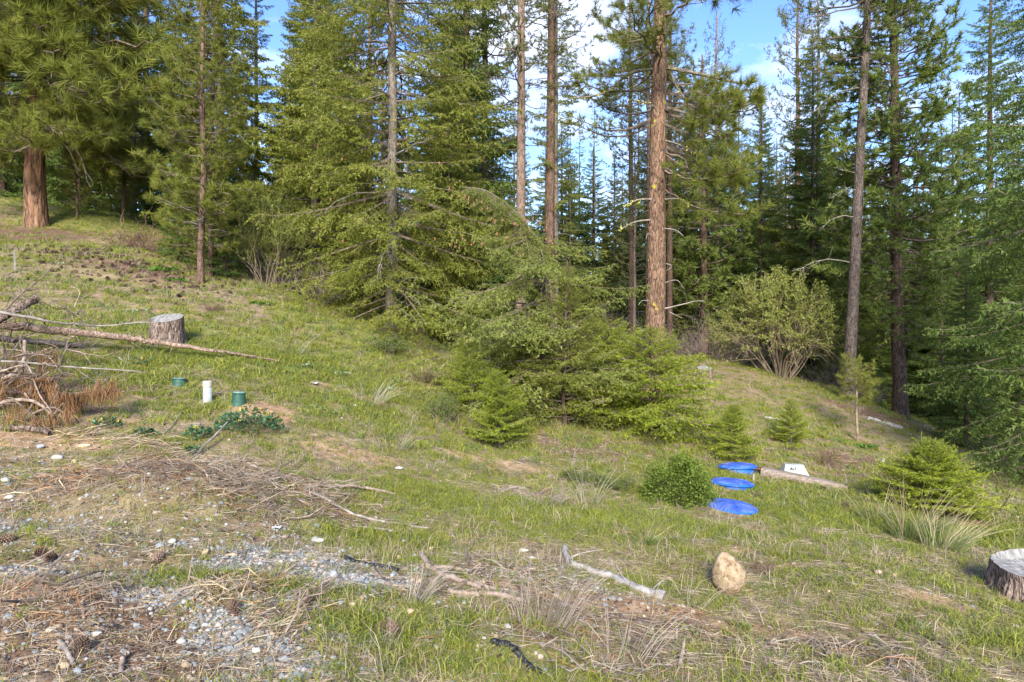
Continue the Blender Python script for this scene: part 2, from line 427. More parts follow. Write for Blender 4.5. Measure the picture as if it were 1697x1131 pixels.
M['blue'] = plain_mat('blue_plastic', (0.030, 0.080, 0.40), (0.130, 0.200, 0.52), 9, 0.5, 0.15, 0.4, c3=(0.050, 0.115, 0.47))
M['blue_edge'] = plain_mat('blue_plastic_rim', (0.012, 0.10, 0.50), (0.025, 0.16, 0.60), 5, 0.4, 0.05, 0.5)
M['steel'] = plain_mat('dull_steel', (0.10, 0.10, 0.10), (0.3, 0.3, 0.3), 60, 0.5, 0)
M['green_plastic'] = plain_mat('green_plastic', (0.012, 0.062, 0.046), (0.045, 0.120, 0.092), 9, 0.45, 0.05, 0.4)
M['green_top'] = plain_mat('dusty_green_lid', (0.10, 0.20, 0.18), (0.28, 0.38, 0.36), 14, 0.55, 0.05, 0.4)
M['white_pvc'] = plain_mat('white_plastic_pipe', (0.27, 0.30, 0.29), (0.42, 0.44, 0.43), 9, 0.4, 0, 0.4)
M['cream_pvc'] = plain_mat('cream_pipe_cap', (0.34, 0.31, 0.25), (0.46, 0.43, 0.36), 7, 0.45, 0, 0.4)
M['white_box'] = plain_mat('white_painted_box', (0.32, 0.34, 0.32), (0.44, 0.46, 0.44), 7, 0.5, 0, 0.4)
M['black'] = plain_mat('black_plastic', (0.008, 0.009, 0.010), (0.03, 0.032, 0.035), 12, 0.5, 0.1, 0.4)
M['ink'] = plain_mat('black_marker', (0.01, 0.01, 0.01), (0.02, 0.02, 0.02), 12, 0.5, 0)
M['boulder'] = plain_mat('tan_boulder_rock', (0.14, 0.095, 0.055), (0.38, 0.31, 0.215), 26, 0.9, 1.0, c3=(0.30, 0.215, 0.13))
M['stone_white'] = plain_mat('pale_stone', (0.28, 0.26, 0.22), (0.50, 0.475, 0.42), 22, 0.8, 0.3)
M['stone_tan'] = plain_mat('tan_stone', (0.28, 0.20, 0.12), (0.50, 0.38, 0.25), 22, 0.8, 0.3)
M['stone_grey'] = plain_mat('grey_stone', (0.16, 0.17, 0.18), (0.40, 0.42, 0.43), 22, 0.8, 0.3)
M['pebble'] = plain_mat('mixed_pebbles', (0.13, 0.14, 0.145), (0.42, 0.39, 0.34), 40, 0.85, 0.2, rand=0.75, c3=(0.25, 0.27, 0.27))
M['pebble_warm'] = plain_mat('warm_pebbles', (0.20, 0.14, 0.09), (0.46, 0.39, 0.31), 40, 0.85, 0.2, rand=0.75, c3=(0.34, 0.26, 0.18))
M['cone'] = plain_mat('pine_cone_scales', (0.07, 0.045, 0.035), (0.26, 0.18, 0.135), 60, 0.8, 0, rand=0.2, tintmix=0.6)
M['fresh_cone'] = plain_mat('fresh_tan_cones', (0.17, 0.085, 0.045), (0.28, 0.155, 0.08), 60, 0.8, 0)
M['root'] = plain_mat('grey_brown_root', (0.15, 0.105, 0.080), (0.37, 0.29, 0.235), 26, 0.9, 0.3)
M['whitetrash'] = plain_mat('white_scrap', (0.45, 0.46, 0.47), (0.6, 0.61, 0.62), 30, 0.5, 0.1)

# ---------------------------------------------------------------- ground zones (world ellipses): bare, gravel, litter, lush, dark
ZONES = []
def zone(kind, px, py, rx, ry, a=1.0):
    gx, gy = G(px, py); ZONES.append((kind, gx, gy, rx, ry, a))
for z in [('thin', 1050, 1020, 2.0, .8), ('thin', 1400, 1030, 1.8, .9), ('thin', 1200, 1100, 1.5, .5), ('thin', 950, 930, 1.5, .5), ('thin', 750, 790, 1.6, .5, .5), ('thin', 1550, 950, 1.3, .6, .6), ('thin', 1250, 900, 1.2, .5, .6), ('thin', 1450, 800, 2.0, 1.0, .7), ('disturbed', 60, 850, 1.9, 1.0), ('disturbed', 250, 930, 1.7, 0.8), ('disturbed', 200, 1060, 1.6, 0.9), ('disturbed', 480, 1080, .5, .5), ('disturbed', 420, 880, 1.2, .7), ('disturbed', 620, 980, .9, .45), ('disturbed', 60, 760, 1.3, .5), ('disturbed', 880, 980, 1.0, .5, .6),
          ('gravel', 70, 970, 1.2, 0.36, 1.3), ('gravel', 260, 1010, 0.7, 0.28, 1.2), ('gravel', 420, 1065, 0.46, 0.5, 1.3), ('gravel', 480, 1110, 0.30, 0.3),
          ('gravel', 40, 870, 1.0, 0.3, .7), ('gravel', 430, 930, 1.0, 0.32), ('gravel', 600, 970, 0.7, 0.3), ('gravel', 50, 790, 1.2, 0.5, .4),
          ('gravel', 560, 1070, 0.3, 0.15, .7), ('gravel', 330, 905, 0.7, 0.2, .7), ('gravel', 890, 950, 0.8, 0.3, .5), ('gravel', 700, 950, 0.6, 0.2, .5),
          ('litter', 90, 1060, 0.9, 0.42), ('litter', 300, 1090, 0.5, 0.3), ('litter', 310, 830, 1.3, 0.6), ('litter', 430, 800, 1.0, 0.5),
          ('litter', 500, 830, 0.7, 0.4), ('litter', 60, 640, 1.6, 0.9), ('litter', 230, 450, 1.7, .8, .8),
          ('litter', 30, 390, 2.5, 1.5, .8), ('litter', 600, 520, 1.6, 0.8), ('litter', 1480, 700, 1.6, 0.8, .8), ('litter', 1400, 760, 1.5, 1.0, .8),
          ('litter', 1500, 790, 1.8, 1.2, .8), ('litter', 1640, 840, 1.6, 1.6, .7), ('litter', 950, 740, 2.2, 0.6, .8), ('litter', 1300, 620, 2.0, .7, .8), ('litter', 560, 860, 0.7, 0.3),
          ('litter', 1100, 1050, 0.9, 0.4, .8), ('litter', 1420, 1080, 0.8, 0.3, .8),
          ('bare', 440, 690, 0.45, 0.35, 1.3), ('bare', 560, 645, 0.9, 0.15), ('bare', 60, 735, 1.2, 0.3), ('bare', 870, 1090, 0.30, 0.22, 1.3), ('bare', 960, 990, 1.3, 0.22, .9),
          ('bare', 1210, 915, 0.45, 0.2), ('bare', 1400, 940, 0.8, 0.12, 1.2), ('bare', 1200, 1040, 1.0, 0.3, .8), ('bare', 1560, 1010, 0.6, 0.3, .8),
          ('bare', 1440, 790, 1.5, 0.6, .6), ('bare', 230, 845, 0.25, 0.12, 1.3), ('bare', 600, 760, 0.9, 0.4, .7), ('bare', 820, 770, 1.3, 0.4, .6),
          ('bare', 1300, 880, 0.9, 0.4, .5), ('bare', 300, 520, 1.2, 0.4, .6), ('bare', 180, 700, 0.8, 0.3, .6), ('bare', 640, 1010, 0.7, 0.4, .6), ('bare', 850, 900, 0.6, 0.3, .5),
          ('lush', 480, 580, 2.4, 1.3), ('lush', 620, 690, 1.3, .6, .6), ('lush', 350, 600, 1.6, .8, .8), ('lush', 760, 830, 1.2, .5, .6), ('lush', 250, 560, 1.5, .7, .7), ('lush', 1080, 880, 1.5, .4, .5), ('lush', 200, 620, 1.2, 0.8, .8), ('lush', 560, 550, 1.6, 1.0), ('lush', 640, 1050, 0.9, 0.35), ('lush', 540, 1000, 0.5, 0.2),
          ('lush', 640, 890, 1.0, 0.3), ('lush', 880, 850, 1.4, 0.6), ('lush', 330, 960, 0.6, 0.2), ('lush', 820, 1110, 0.6, 0.2, .9), ('lush', 150, 360, 3, 1.6), ('lush', 300, 530, 2, .8, .5),
          ('lush', 1370, 860, 1.0, 0.5, .8), ('lush', 1250, 800, 1.8, 0.8, .7), ('lush', 1650, 1050, 0.5, 0.4, .9), ('lush', 1230, 700, 1.8, 1.0, .8), ('lush', 60, 980, .5, .1, .7)]:
    zone(*z)
def zmask(kind, x, y):
    r = np.zeros_like(np.asarray(x, float))
    wob = 0.6 * (fbm(np.asarray(x) * 1.3, np.asarray(y) * 1.3, 3, 40) - 0.5)
    for k, gx, gy, rx, ry, a in ZONES:
        if k != kind: continue
        d = ((x - gx) / rx) ** 2 + ((y - gy) / ry) ** 2
        if k == 'gravel': d = d * (1.0 + 1.6 * np.clip(fbm(np.asarray(x) * 3.1, np.asarray(y) * 3.1, 3, 77) - .42, 0, 1) * 4)
        r = np.maximum(r, a * np.clip(1.25 + wob * 1.6 - np.sqrt(d) * 0.9, 0, 1))
    return np.clip(r, 0, 1.3)

# ---------------------------------------------------------------- ground sheet
def ground():
    rad = np.concatenate([[0.0], np.geomspace(0.5, 2.4, 10), np.geomspace(2.5, 30, 225), np.geomspace(31, 900, 45)])
    fr = np.linspace(-50, 50, 325)
    back = np.concatenate([np.linspace(54, 306, 52)])
    ang = np.radians(np.concatenate([fr, back]))
    R, A = np.meshgrid(rad, ang, indexing='ij')
    X, Y = R * np.sin(A), R * np.cos(A)
    Z = H(X, Y)
    nr, na = X.shape
    i = np.arange(nr - 1)[:, None] * na; j = np.arange(na)[None]; k = (j + 1) % na
    f = np.stack([i + j, i + k, i + na + k, i + na + j], -1).reshape(-1, 4)
    mb = MB(); mb.add(np.stack([X, Y, Z], -1), f[:, ::-1], smooth=True)
    me = mb.mesh('hillside_ground', [])
    x, y = X.ravel(), Y.ravel()
    ca = me.attributes.new('zone', 'FLOAT_COLOR', 'POINT')
    rgba = np.stack([zmask('bare', x, y), zmask('gravel', x, y), zmask('litter', x, y), zmask('lush', x, y)], -1)
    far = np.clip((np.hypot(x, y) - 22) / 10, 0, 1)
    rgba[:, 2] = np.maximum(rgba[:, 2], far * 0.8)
    rgba[:, 0] = np.maximum(rgba[:, 0], np.maximum(zmask('disturbed', x, y) * .45, zmask('thin', x, y) * .42)); rgba[:, 2] = np.maximum(rgba[:, 2], zmask('disturbed', x, y) * .45)
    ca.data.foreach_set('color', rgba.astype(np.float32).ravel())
    m, n, l = new_mat('soil_and_grass')
    out = N(n, 'ShaderNodeOutputMaterial'); a = N(n, 'ShaderNodeAttribute', attribute_name='zone')
    sp = N(n, 'ShaderNodeSeparateColor'); l.new(a.outputs['Color'], sp.inputs[0])
    tc = N(n, 'ShaderNodeTexCoord')
    def noise(s, d=6, r=0.6):
        q = N(n, 'ShaderNodeTexNoise', Scale=s, Detail=float(d), Roughness=r); l.new(tc.outputs['Object'], q.inputs['Vector']); return q.outputs['Fac']
    def ramp(src, stops):
        r = N(n, 'ShaderNodeValToRGB'); l.new(src, r.inputs['Fac'])
        e = r.color_ramp.elements
        e[0].position, e[0].color = stops[0][0], rgb(stops[0][1]); e[1].position, e[1].color = stops[-1][0], rgb(stops[-1][1])
        for p, c in stops[1:-1]:
            q = e.new(p); q.color = rgb(c)
        return r.outputs[0]
    def mixc(fac, c1, c2):
        q = N(n, 'ShaderNodeMixRGB'); l.new(fac, q.inputs['Fac']); l.new(c1, q.inputs['Color1']); l.new(c2, q.inputs['Color2']); return q.outputs[0]
    def edge(mask, nz, w=0.3, off=0.0):
        """mask against noise: a ragged edge"""
        s = N(n, 'ShaderNodeMath', operation='ADD'); l.new(mask, s.inputs[0]); l.new(nz, s.inputs[1])
        r = N(n, 'ShaderNodeMapRange'); r.inputs['From Min'].default_value = 0.85 + off; r.inputs['From Max'].default_value = 0.85 + off + w
        l.new(s.outputs[0], r.inputs['Value']); return r.outputs[0]
    n1, n2, n3, n4 = noise(1.1, 5), noise(7, 8, 0.7), noise(38, 6, 0.7), noise(3, 6)
    base = ramp(n2, [(0.30, (0.130, 0.090, 0.055)), (0.46, (0.225, 0.175, 0.100)), (0.56, (0.310, 0.230, 0.140)), (0.72, (0.42, 0.305, 0.190))])
    mossy = ramp(n3, [(0.3, (0.135, 0.130, 0.040)), (0.5, (0.225, 0.220, 0.068)), (0.7, (0.330, 0.300, 0.115))])
    soil = ramp(n2, [(0.3, (0.25, 0.150, 0.080)), (0.5, (0.42, 0.270, 0.155)), (0.7, (0.53, 0.375, 0.235))])
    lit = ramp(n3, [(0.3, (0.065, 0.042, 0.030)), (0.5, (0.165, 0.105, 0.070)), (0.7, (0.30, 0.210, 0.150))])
    grav = ramp(n3, [(0.3, (0.10, 0.098, 0.09)), (0.5, (0.22, 0.215, 0.20)), (0.7, (0.38, 0.365, 0.33))])
    col = mixc(edge(n4, n2, 0.25, 0.12), base, mossy)
    col = mixc(edge(sp.outputs['Red'], n2), col, soil)
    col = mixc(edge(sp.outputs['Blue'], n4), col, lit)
    col = mixc(edge(a.outputs['Alpha'], n4), col, mossy)
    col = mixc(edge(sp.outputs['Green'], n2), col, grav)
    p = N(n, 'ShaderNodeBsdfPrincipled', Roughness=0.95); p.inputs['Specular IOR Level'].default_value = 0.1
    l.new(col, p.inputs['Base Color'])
    ad = N(n, 'ShaderNodeMath', operation='MULTIPLY_ADD'); ad.inputs[1].default_value = 0.35; l.new(n3, ad.inputs[0]); l.new(n2, ad.inputs[2])
    b = N(n, 'ShaderNodeBump', Strength=0.9, Distance=0.06); l.new(ad.outputs[0], b.inputs['Height']); l.new(b.outputs[0], p.inputs['Normal'])
    l.new(p.outputs[0], out.inputs['Surface'])
    me.materials.append(m)
    o = bpy.data.objects.new('hillside_ground', me); COL.objects.link(o)
    tag(o, kind='structure')
ground()
# ---------------------------------------------------------------- foliage generators
def unit(v): return v / (np.linalg.norm(v, axis=-1, keepdims=True) + 1e-9)

def needles(P0, P1, dens, length, width, rng, spread=60, tint=None, gravity=0.0, tipbias=0.0):
    """needle-shaped triangles set radially along segments; returns verts, faces, tint"""
    P0 = np.asarray(P0, float); P1 = np.asarray(P1, float)
    d = P1 - P0; L = np.linalg.norm(d, axis=1)
    cnt = np.maximum(1, (L * dens + rng.random(len(L))).astype(int))
    idx = np.repeat(np.arange(len(L)), cnt)
    t = rng.random(len(idx)) ** (1.0 / (1 + tipbias))
    ax = unit(d)[idx]
    c = P0[idx] + d[idx] * t[:, None]
    rv = unit(rng.normal(size=(len(idx), 3)))
    rad = unit(rv - (rv * ax).sum(1, keepdims=True) * ax)
    sp = np.radians(spread) * rng.uniform(0.55, 1.15, len(idx))
    dr = np.cos(sp)[:, None] * ax + np.sin(sp)[:, None] * rad
    dr[:, 2] -= gravity
    dr = unit(dr)
    w = unit(np.cross(dr, unit(rng.normal(size=(len(idx), 3)))))
    ln = (length * rng.uniform(0.7, 1.15, len(idx)))[:, None]
    wd = (width * rng.uniform(0.7, 1.2, len(idx)))[:, None]
    v = np.stack([c - w * wd * 0.5, c + w * wd * 0.5, c + dr * ln], 1)
    f = np.arange(len(idx) * 3).reshape(-1, 3)
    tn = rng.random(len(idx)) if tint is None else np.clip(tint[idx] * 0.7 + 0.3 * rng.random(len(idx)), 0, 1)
    return v.reshape(-1, 3), f, np.repeat(tn, 3)

class Sprig:
    """foliage triangles and wood tubes of one branch growing along +X"""
    def __init__(self): self.fv, self.ft, self.wv, self.wf, self.wn = [], [], [], [], 0
    def wood(self, pts, r0, r1, sides=3):
        v, f = tube(pts, np.linspace(r0, r1, len(pts)), sides)
        self.wv.append(v); self.wf.append(f + self.wn); self.wn += len(v)
    def ribbon(self, pts, r0, r1):
        pts = np.asarray(pts, float)[[0, len(pts) // 2, -1]]
        d = unit(pts[-1] - pts[0]); w = unit(np.cross(d, [0.3, 0.2, 1.0])); w = unit(w + np.cross(w, d) * 0.7)
        r = np.linspace(r0, r1, 3)[:, None] * 1.2
        self.wv.append(np.concatenate([pts - w * r, pts + w * r])); self.wf.append(np.array([[0, 1, 4, 3], [1, 2, 5, 4]]) + self.wn); self.wn += 6
    def leaves(self, v, f, t): self.fv.append(v); self.ft.append(t)
    def done(self):
        self.F = np.concatenate(self.fv) if self.fv else np.zeros((0, 3)); self.T = np.concatenate(self.ft) if self.ft else np.zeros(0)
        self.Wv = np.concatenate(self.wv); self.Wf = np.concatenate(self.wf)
        return self

def fir_sprig(L, rng, droop=0.12, hang=0.5, dens=42, nl=0.030, nw=0.009, start=0.15, sec_gap=0.085, lift=0.10, wid=0.40):
    s = Sprig(); n = 8
    t = np.linspace(0, 1, n)
    wob = rng.normal(0, 0.02, 2) * L
    P = np.stack([L * t, wob[0] * np.sin(t * 3) + wob[1] * np.sin(t * 6), -droop * L * t ** 1.3 + lift * L * t ** 4], 1)
    s.wood(P, 0.009 * L + 0.004, 0.003, 3)
    S0, S1, TT = [], [], []
    def pt(u):
        k = min(int(u * (n - 1)), n - 2); w = u * (n - 1) - k
        return P[k] * (1 - w) + P[k + 1] * w, unit(P[k + 1] - P[k])
    ns = max(5, int(L * (1 - start) / sec_gap))
    for i in range(ns):
        u = start + (1 - start) * (i + rng.random() * 0.6) / ns
        if rng.random() < 0.08: continue
        p, ax = pt(min(u, 0.995)); side = 1 if i % 2 else -1
        l = (wid * L * (1 - u) ** 0.75 + 0.07) * rng.uniform(0.65, 1.15) * min(1, 0.45 + u * 1.6)
        ang = math.radians(rng.uniform(42, 68))
        lat = np.array([-ax[1], ax[0], 0]) * side
        dr = unit(math.cos(ang) * ax + math.sin(ang) * lat + np.array([0, 0, rng.uniform(-hang, 0.15) * 0.6]))
        m = 4; q = [p]
        for k in range(1, m + 1):
            dd = unit(dr + np.array([0, 0, -hang * 0.45 * (k / m) ** 1.5])); q.append(q[-1] + dd * l / m)
        q = np.array(q); s.ribbon(q, 0.0035, 0.0015)
        for k in range(m):
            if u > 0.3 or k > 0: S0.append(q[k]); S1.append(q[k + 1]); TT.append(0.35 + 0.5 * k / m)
        nt = int(l / 0.045)
        for k in range(nt):
            v = (k + 0.5) / nt
            if v < 0.12: continue
            b = q[0] + (q[-1] - q[0]) * v; jj = min(int(v * m), m - 1); b = q[jj] + (q[jj + 1] - q[jj]) * (v * m - jj)
            sd_ = 1 if k % 2 else -1
            la = np.array([-dr[1], dr[0], 0]) * sd_
            tl = (0.10 + 0.22 * l * (1 - v)) * rng.uniform(0.6, 1.2)
            tdir = unit(0.75 * dr + 0.75 * la + np.array([0, 0, -rng.uniform(0.1, 1.0) * hang * 1.1]))
            e = b + tdir * tl; e[2] -= hang * tl * 0.25
            S0.append(b); S1.append(e); TT.append(rng.uniform(0.5, 1.0))
    for k in range(int(n * 0.5), n - 1): S0.append(P[k]); S1.append(P[k + 1]); TT.append(0.8)
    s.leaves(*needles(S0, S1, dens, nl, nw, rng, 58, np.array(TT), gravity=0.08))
    return s.done()

def pine_sprig(L, rng, up=0.25, dens=230, nl=0.15, nw=0.0055, ntw=9, droop=0.1, bare=0.35, tuft=0.10, wood_r=0.013, curl=0.3):
    s = Sprig(); n = 9; t = np.linspace(0, 1, n)
    P = np.stack([L * t, rng.normal(0, 0.04) * L * np.sin(t * 4), -droop * L * np.sin(t * 2.2) + up * L * t ** 2.2], 1)
    P[1:-1] += rng.normal(0, 0.018 * L, (n - 2, 3))
    s.wood(P, wood_r * L + 0.004, 0.006, 4)
    S0, S1, TT = [], [], []
    for i in range(ntw):
        u = bare + (1 - bare) * (i + rng.random()) / ntw
        k = min(int(u * (n - 1)), n - 2); w = u * (n - 1) - k; p = P[k] * (1 - w) + P[k + 1] * w
        ax = unit(P[k + 1] - P[k]); side = 1 if i % 2 else -1
        l = L * 0.38 * (1 - 0.6 * u) * rng.uniform(0.6, 1.3)
        ang = math.radians(rng.uniform(30, 65))
        dr = unit(math.cos(ang) * ax + math.sin(ang) * np.array([-ax[1], ax[0], 0]) * side + np.array([0, 0, rng.uniform(-0.35, 0.35)]))
        q = [p]
        for k2 in range(4): q.append(q[-1] + unit(dr + np.array([0, 0, curl * (k2 - 1.2)])) * l / 4)
        q = np.array(q); s.ribbon(q, 0.007, 0.0035)
        ends = [(q[-2], q[-1])]
        for k2 in range(rng.integers(1, 4)):
            b = q[rng.integers(1, 4)]
            e = b + unit(dr + rng.normal(0, 0.6, 3) + np.array([0, 0, 0.35])) * l * rng.uniform(0.25, 0.5)
            s.ribbon(np.array([b, (b + e) / 2 + [0, 0, -0.01], e]), 0.005, 0.003); ends.append((b, e))
        for b, e in ends:
            dd = unit(e - b); S0.append(e - dd * tuft * rng.uniform(0.8, 1.3)); S1.append(e + dd * 0.01); TT.append(rng.uniform(0.3, 1.0))
    S0.append(P[-2] + (P[-1] - P[-2]) * 0.2); S1.append(P[-1]); TT.append(0.9)
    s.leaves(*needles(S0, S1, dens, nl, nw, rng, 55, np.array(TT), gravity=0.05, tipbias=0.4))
    return s.done()

def bare_sprig(L, rng, droop=0.2, n_side=5, r=0.012):
    s = Sprig(); t = np.linspace(0, 1, 8)
    P = np.stack([L * t, rng.normal(0, 0.05) * L * t, -droop * L * t ** 2 + 0.06 * L * np.sin(t * 3)], 1)
    P[1:] += rng.normal(0, 0.012 * L, (7, 3))
    s.wood(P, r * L ** 0.5 + 0.003, 0.003, 4)
    for i in range(n_side):
        k = rng.integers(2, 7); d = unit(P[k] - P[k - 1]) + rng.normal(0, 0.6, 3); l = L * rng.uniform(0.12, 0.35)
        e = P[k] + unit(d) * l; s.wood(np.array([P[k], (P[k] + e) / 2 + [0, 0, -0.03 * L], e]), 0.005, 0.002, 3)
    return s.done()

r_ = np.random.default_rng(5)
FIR_HI = [fir_sprig(L, r_, droop=0.12, hang=0.75, dens=52, nl=0.052, nw=0.021) for L in (1.4, 1.7, 2.0, 2.3)]
FIR_FINE = [fir_sprig(L, r_, droop=0.05, hang=0.18, dens=85, nl=0.034, nw=0.012, sec_gap=0.05, start=0.08, lift=0.04) for L in (0.5, 0.65, 0.8)]
FIR_TINY = [fir_sprig(L, r_, droop=0.02, hang=0.12, dens=150, nl=0.026, nw=0.0085, sec_gap=0.035, start=0.05, lift=0.03, wid=0.45) for L in (0.3, 0.4, 0.5)]
FIR_LO = [fir_sprig(L, r_, droop=0.15, hang=0.6, dens=24, nl=0.115, nw=0.050, sec_gap=0.11) for L in (1.5, 1.8, 2.2)]
FIR_VLO = [fir_sprig(L, r_, droop=0.15, hang=0.6, dens=13, nl=0.20, nw=0.085, sec_gap=0.2) for L in (1.5, 1.8, 2.2)]
PINE_HI = [pine_sprig(L, r_, up=u, ntw=k, nl=0.16, nw=0.0085, dens=300, bare=0.25) for L, u, k in ((1.3, 0.2, 10), (1.7, 0.3, 12), (2.1, 0.1, 15), (1.6, -0.05, 12))]
PINE_YOUNG = [pine_sprig(L, r_, up=0.25, ntw=7, nl=0.13, dens=200, nw=0.010, wood_r=0.010, bare=0.25) for L in (0.9, 1.2, 1.0)]
PINE_LO = [pine_sprig(L, r_, up=u, ntw=9, nl=0.16, nw=0.028, dens=110, tuft=0.10, bare=0.2) for L, u in ((1.4, 0.2), (1.7, 0.3), (1.5, 0.05))]
PINE_AIRY = [pine_sprig(L, r_, up=u, ntw=10, nl=0.12, nw=0.020, dens=90, tuft=0.10, curl=0.6) for L, u in ((1.5, 0.35), (1.9, 0.2), (1.7, 0.4))]
BARE = [bare_sprig(L, r_, d, k) for L, d, k in ((1.0, 0.25, 5), (1.4, 0.3, 7), (1.2, -0.1, 6), (1.6, 0.15, 8))]

def stem_at(S, z):
    """centre of a stem polyline (N,3) at height z"""
    return np.array([np.interp(z, S[:, 2], S[:, 0]), np.interp(z, S[:, 2], S[:, 1]), z])

def grow(mb, rng, S, z0, z1, n, radius, protos, el=(0, 10), bias=None, fm=0, wm=1, keep=None, zpow=1.0, azs=None):
    """hang n branches on the stem between heights z0 and z1; radius(u) is their length, u running 0..1 upward"""
    FV, FT, WV, WF, wn = [], [], [], [], 0
    for i in range(n):
        u = ((i + rng.random()) / n) ** zpow
        z = z0 + (z1 - z0) * u
        az = (i * 2.399 + rng.normal(0, 0.5)) if azs is None else azs[rng.integers(len(azs))] + rng.normal(0, 0.25)
        R = radius(u) * rng.uniform(0.72, 1.12)
        if bias is not None: R *= bias(az, u)
        if R < 0.05 or (keep is not None and rng.random() > keep(az, u)): continue
        p = protos[rng.integers(len(protos))]
        Lp = p.Wv[:, 0].max()
        k = R / Lp
        e = math.radians(el[0] + (el[1] - el[0]) * u + rng.normal(0, 7))
        ca, sa, ce, se = math.cos(az), math.sin(az), math.cos(e), math.sin(e)
        ro = rng.normal(0, 0.25); cr, sr = math.cos(ro), math.sin(ro)
        X = np.array([ca * ce, sa * ce, se]); Y0 = np.array([-sa, ca, 0]); Z0 = np.cross(X, Y0)
        Y = Y0 * cr + Z0 * sr; Z = np.cross(X, Y)
        if rng.random() < 0.5: Y = -Y
        Rm = np.stack([X, Y, Z]) * k
        o = stem_at(S, z)
        if len(p.F): FV.append(p.F @ Rm + o); FT.append(np.clip(p.T + rng.uniform(-0.18, 0.18), 0, 1))
        WV.append(p.Wv @ Rm + o); WF.append(p.Wf + wn); wn += len(p.Wv)
    if FV:
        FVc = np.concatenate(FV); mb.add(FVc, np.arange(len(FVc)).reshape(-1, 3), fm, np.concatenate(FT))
    if WV: mb.add(np.concatenate(WV), np.concatenate(WF), wm, 0.5)

def stem(h, lean=(0, 0), wig=0.05, seed=0, n=14, power=1.0):
    rng = np.random.default_rng(seed)
    t = np.linspace(0, 1, n)
    x = lean[0] * t ** power + np.cumsum(rng.normal(0, wig / n ** 0.5, n)) * (t > 0)
    y = lean[1] * t ** power + np.cumsum(rng.normal(0, wig / n ** 0.5, n)) * (t > 0)
    x -= x[0]; y -= y[0]
    return np.stack([x, y, h * t], 1)

def trunk_mesh(S, r0, r1=0.02, sides=14, rings=60, flare=0.35, rough=0.05, seed=1, knots=0):
    rng = np.random.default_rng(seed)
    z = np.linspace(S[0, 2] - 0.35, S[-1, 2], rings)
    P = np.stack([np.interp(z, S[:, 2], S[:, 0]), np.interp(z, S[:, 2], S[:, 1]), z], 1)
    u = np.clip((z - S[0, 2]) / (S[-1, 2] - S[0, 2]), 0, 1)
    r = (r0 * (1 - u) ** 0.85 + r1) * (1 + flare * np.exp(-np.maximum(z - S[0, 2], 0) / (r0 * 1.6)))
    v, f = tube(P, r, sides)
    a = np.tile(np.arange(sides) * 2 * np.pi / sides, rings); zz = np.repeat(z, sides)
    k = 1 + rough * (fbm(np.cos(a) * 3 + 7, np.sin(a) * 3 + zz * 0.9 + seed, 3, seed) - 0.5) * 2 + rough * 0.8 * np.cos(a * 5 + seed) * np.exp(-np.maximum(zz, 0) / 0.4)
    c = np.repeat(P, sides, 0)
    v = c + (v - c) * k[:, None]
    mb = MB(); mb.add(v, f, 0, 0.5, True)
    for _ in range(knots):
        zz_ = rng.uniform(S[0, 2] + 0.6, S[-1, 2] * 0.8); az = rng.uniform(0, 6.28); o = stem_at(S, zz_)
        rr = np.interp(zz_, z, r); d = np.array([math.cos(az), math.sin(az), 0.15])
        vv, ff = tube(np.array([o + d * rr * 0.8, o + d * (rr + rng.uniform(0.03, 0.10))]), [0.022, 0.012], 5)
        mb.add(vv, ff, 0, 0.2)
    return mb

MESHES = {}
def place(mesh_parts, name, label, cat, loc, rz=0.0, scale=1.0, group=None, kind=None):
    """mesh_parts: list of (part name, mesh, label or None)"""
    t = empty(name, loc, rz, scale); tag(t, label, cat, group, kind)
    for pn, me, *lab in mesh_parts:
        o = bpy.data.objects.new(pn, me); COL.objects.link(o); o.parent = t
        if lab and lab[0]: o['label'] = lab[0]
    return t
def copy_tree(root, loc, rz=0.0, scale=1.0, label=None, group=None):
    c = root.copy(); COL.objects.link(c); c.location = loc; c.rotation_euler = (0, 0, rz); c.scale = (scale,) * 3
    if label: c['label'] = label
    if group: c['group'] = group
    for ch in list(root.children):
        d = ch.copy(); COL.objects.link(d); d.parent = c
        for g in list(ch.children):
            e = g.copy(); COL.objects.link(e); e.parent = d
    return c

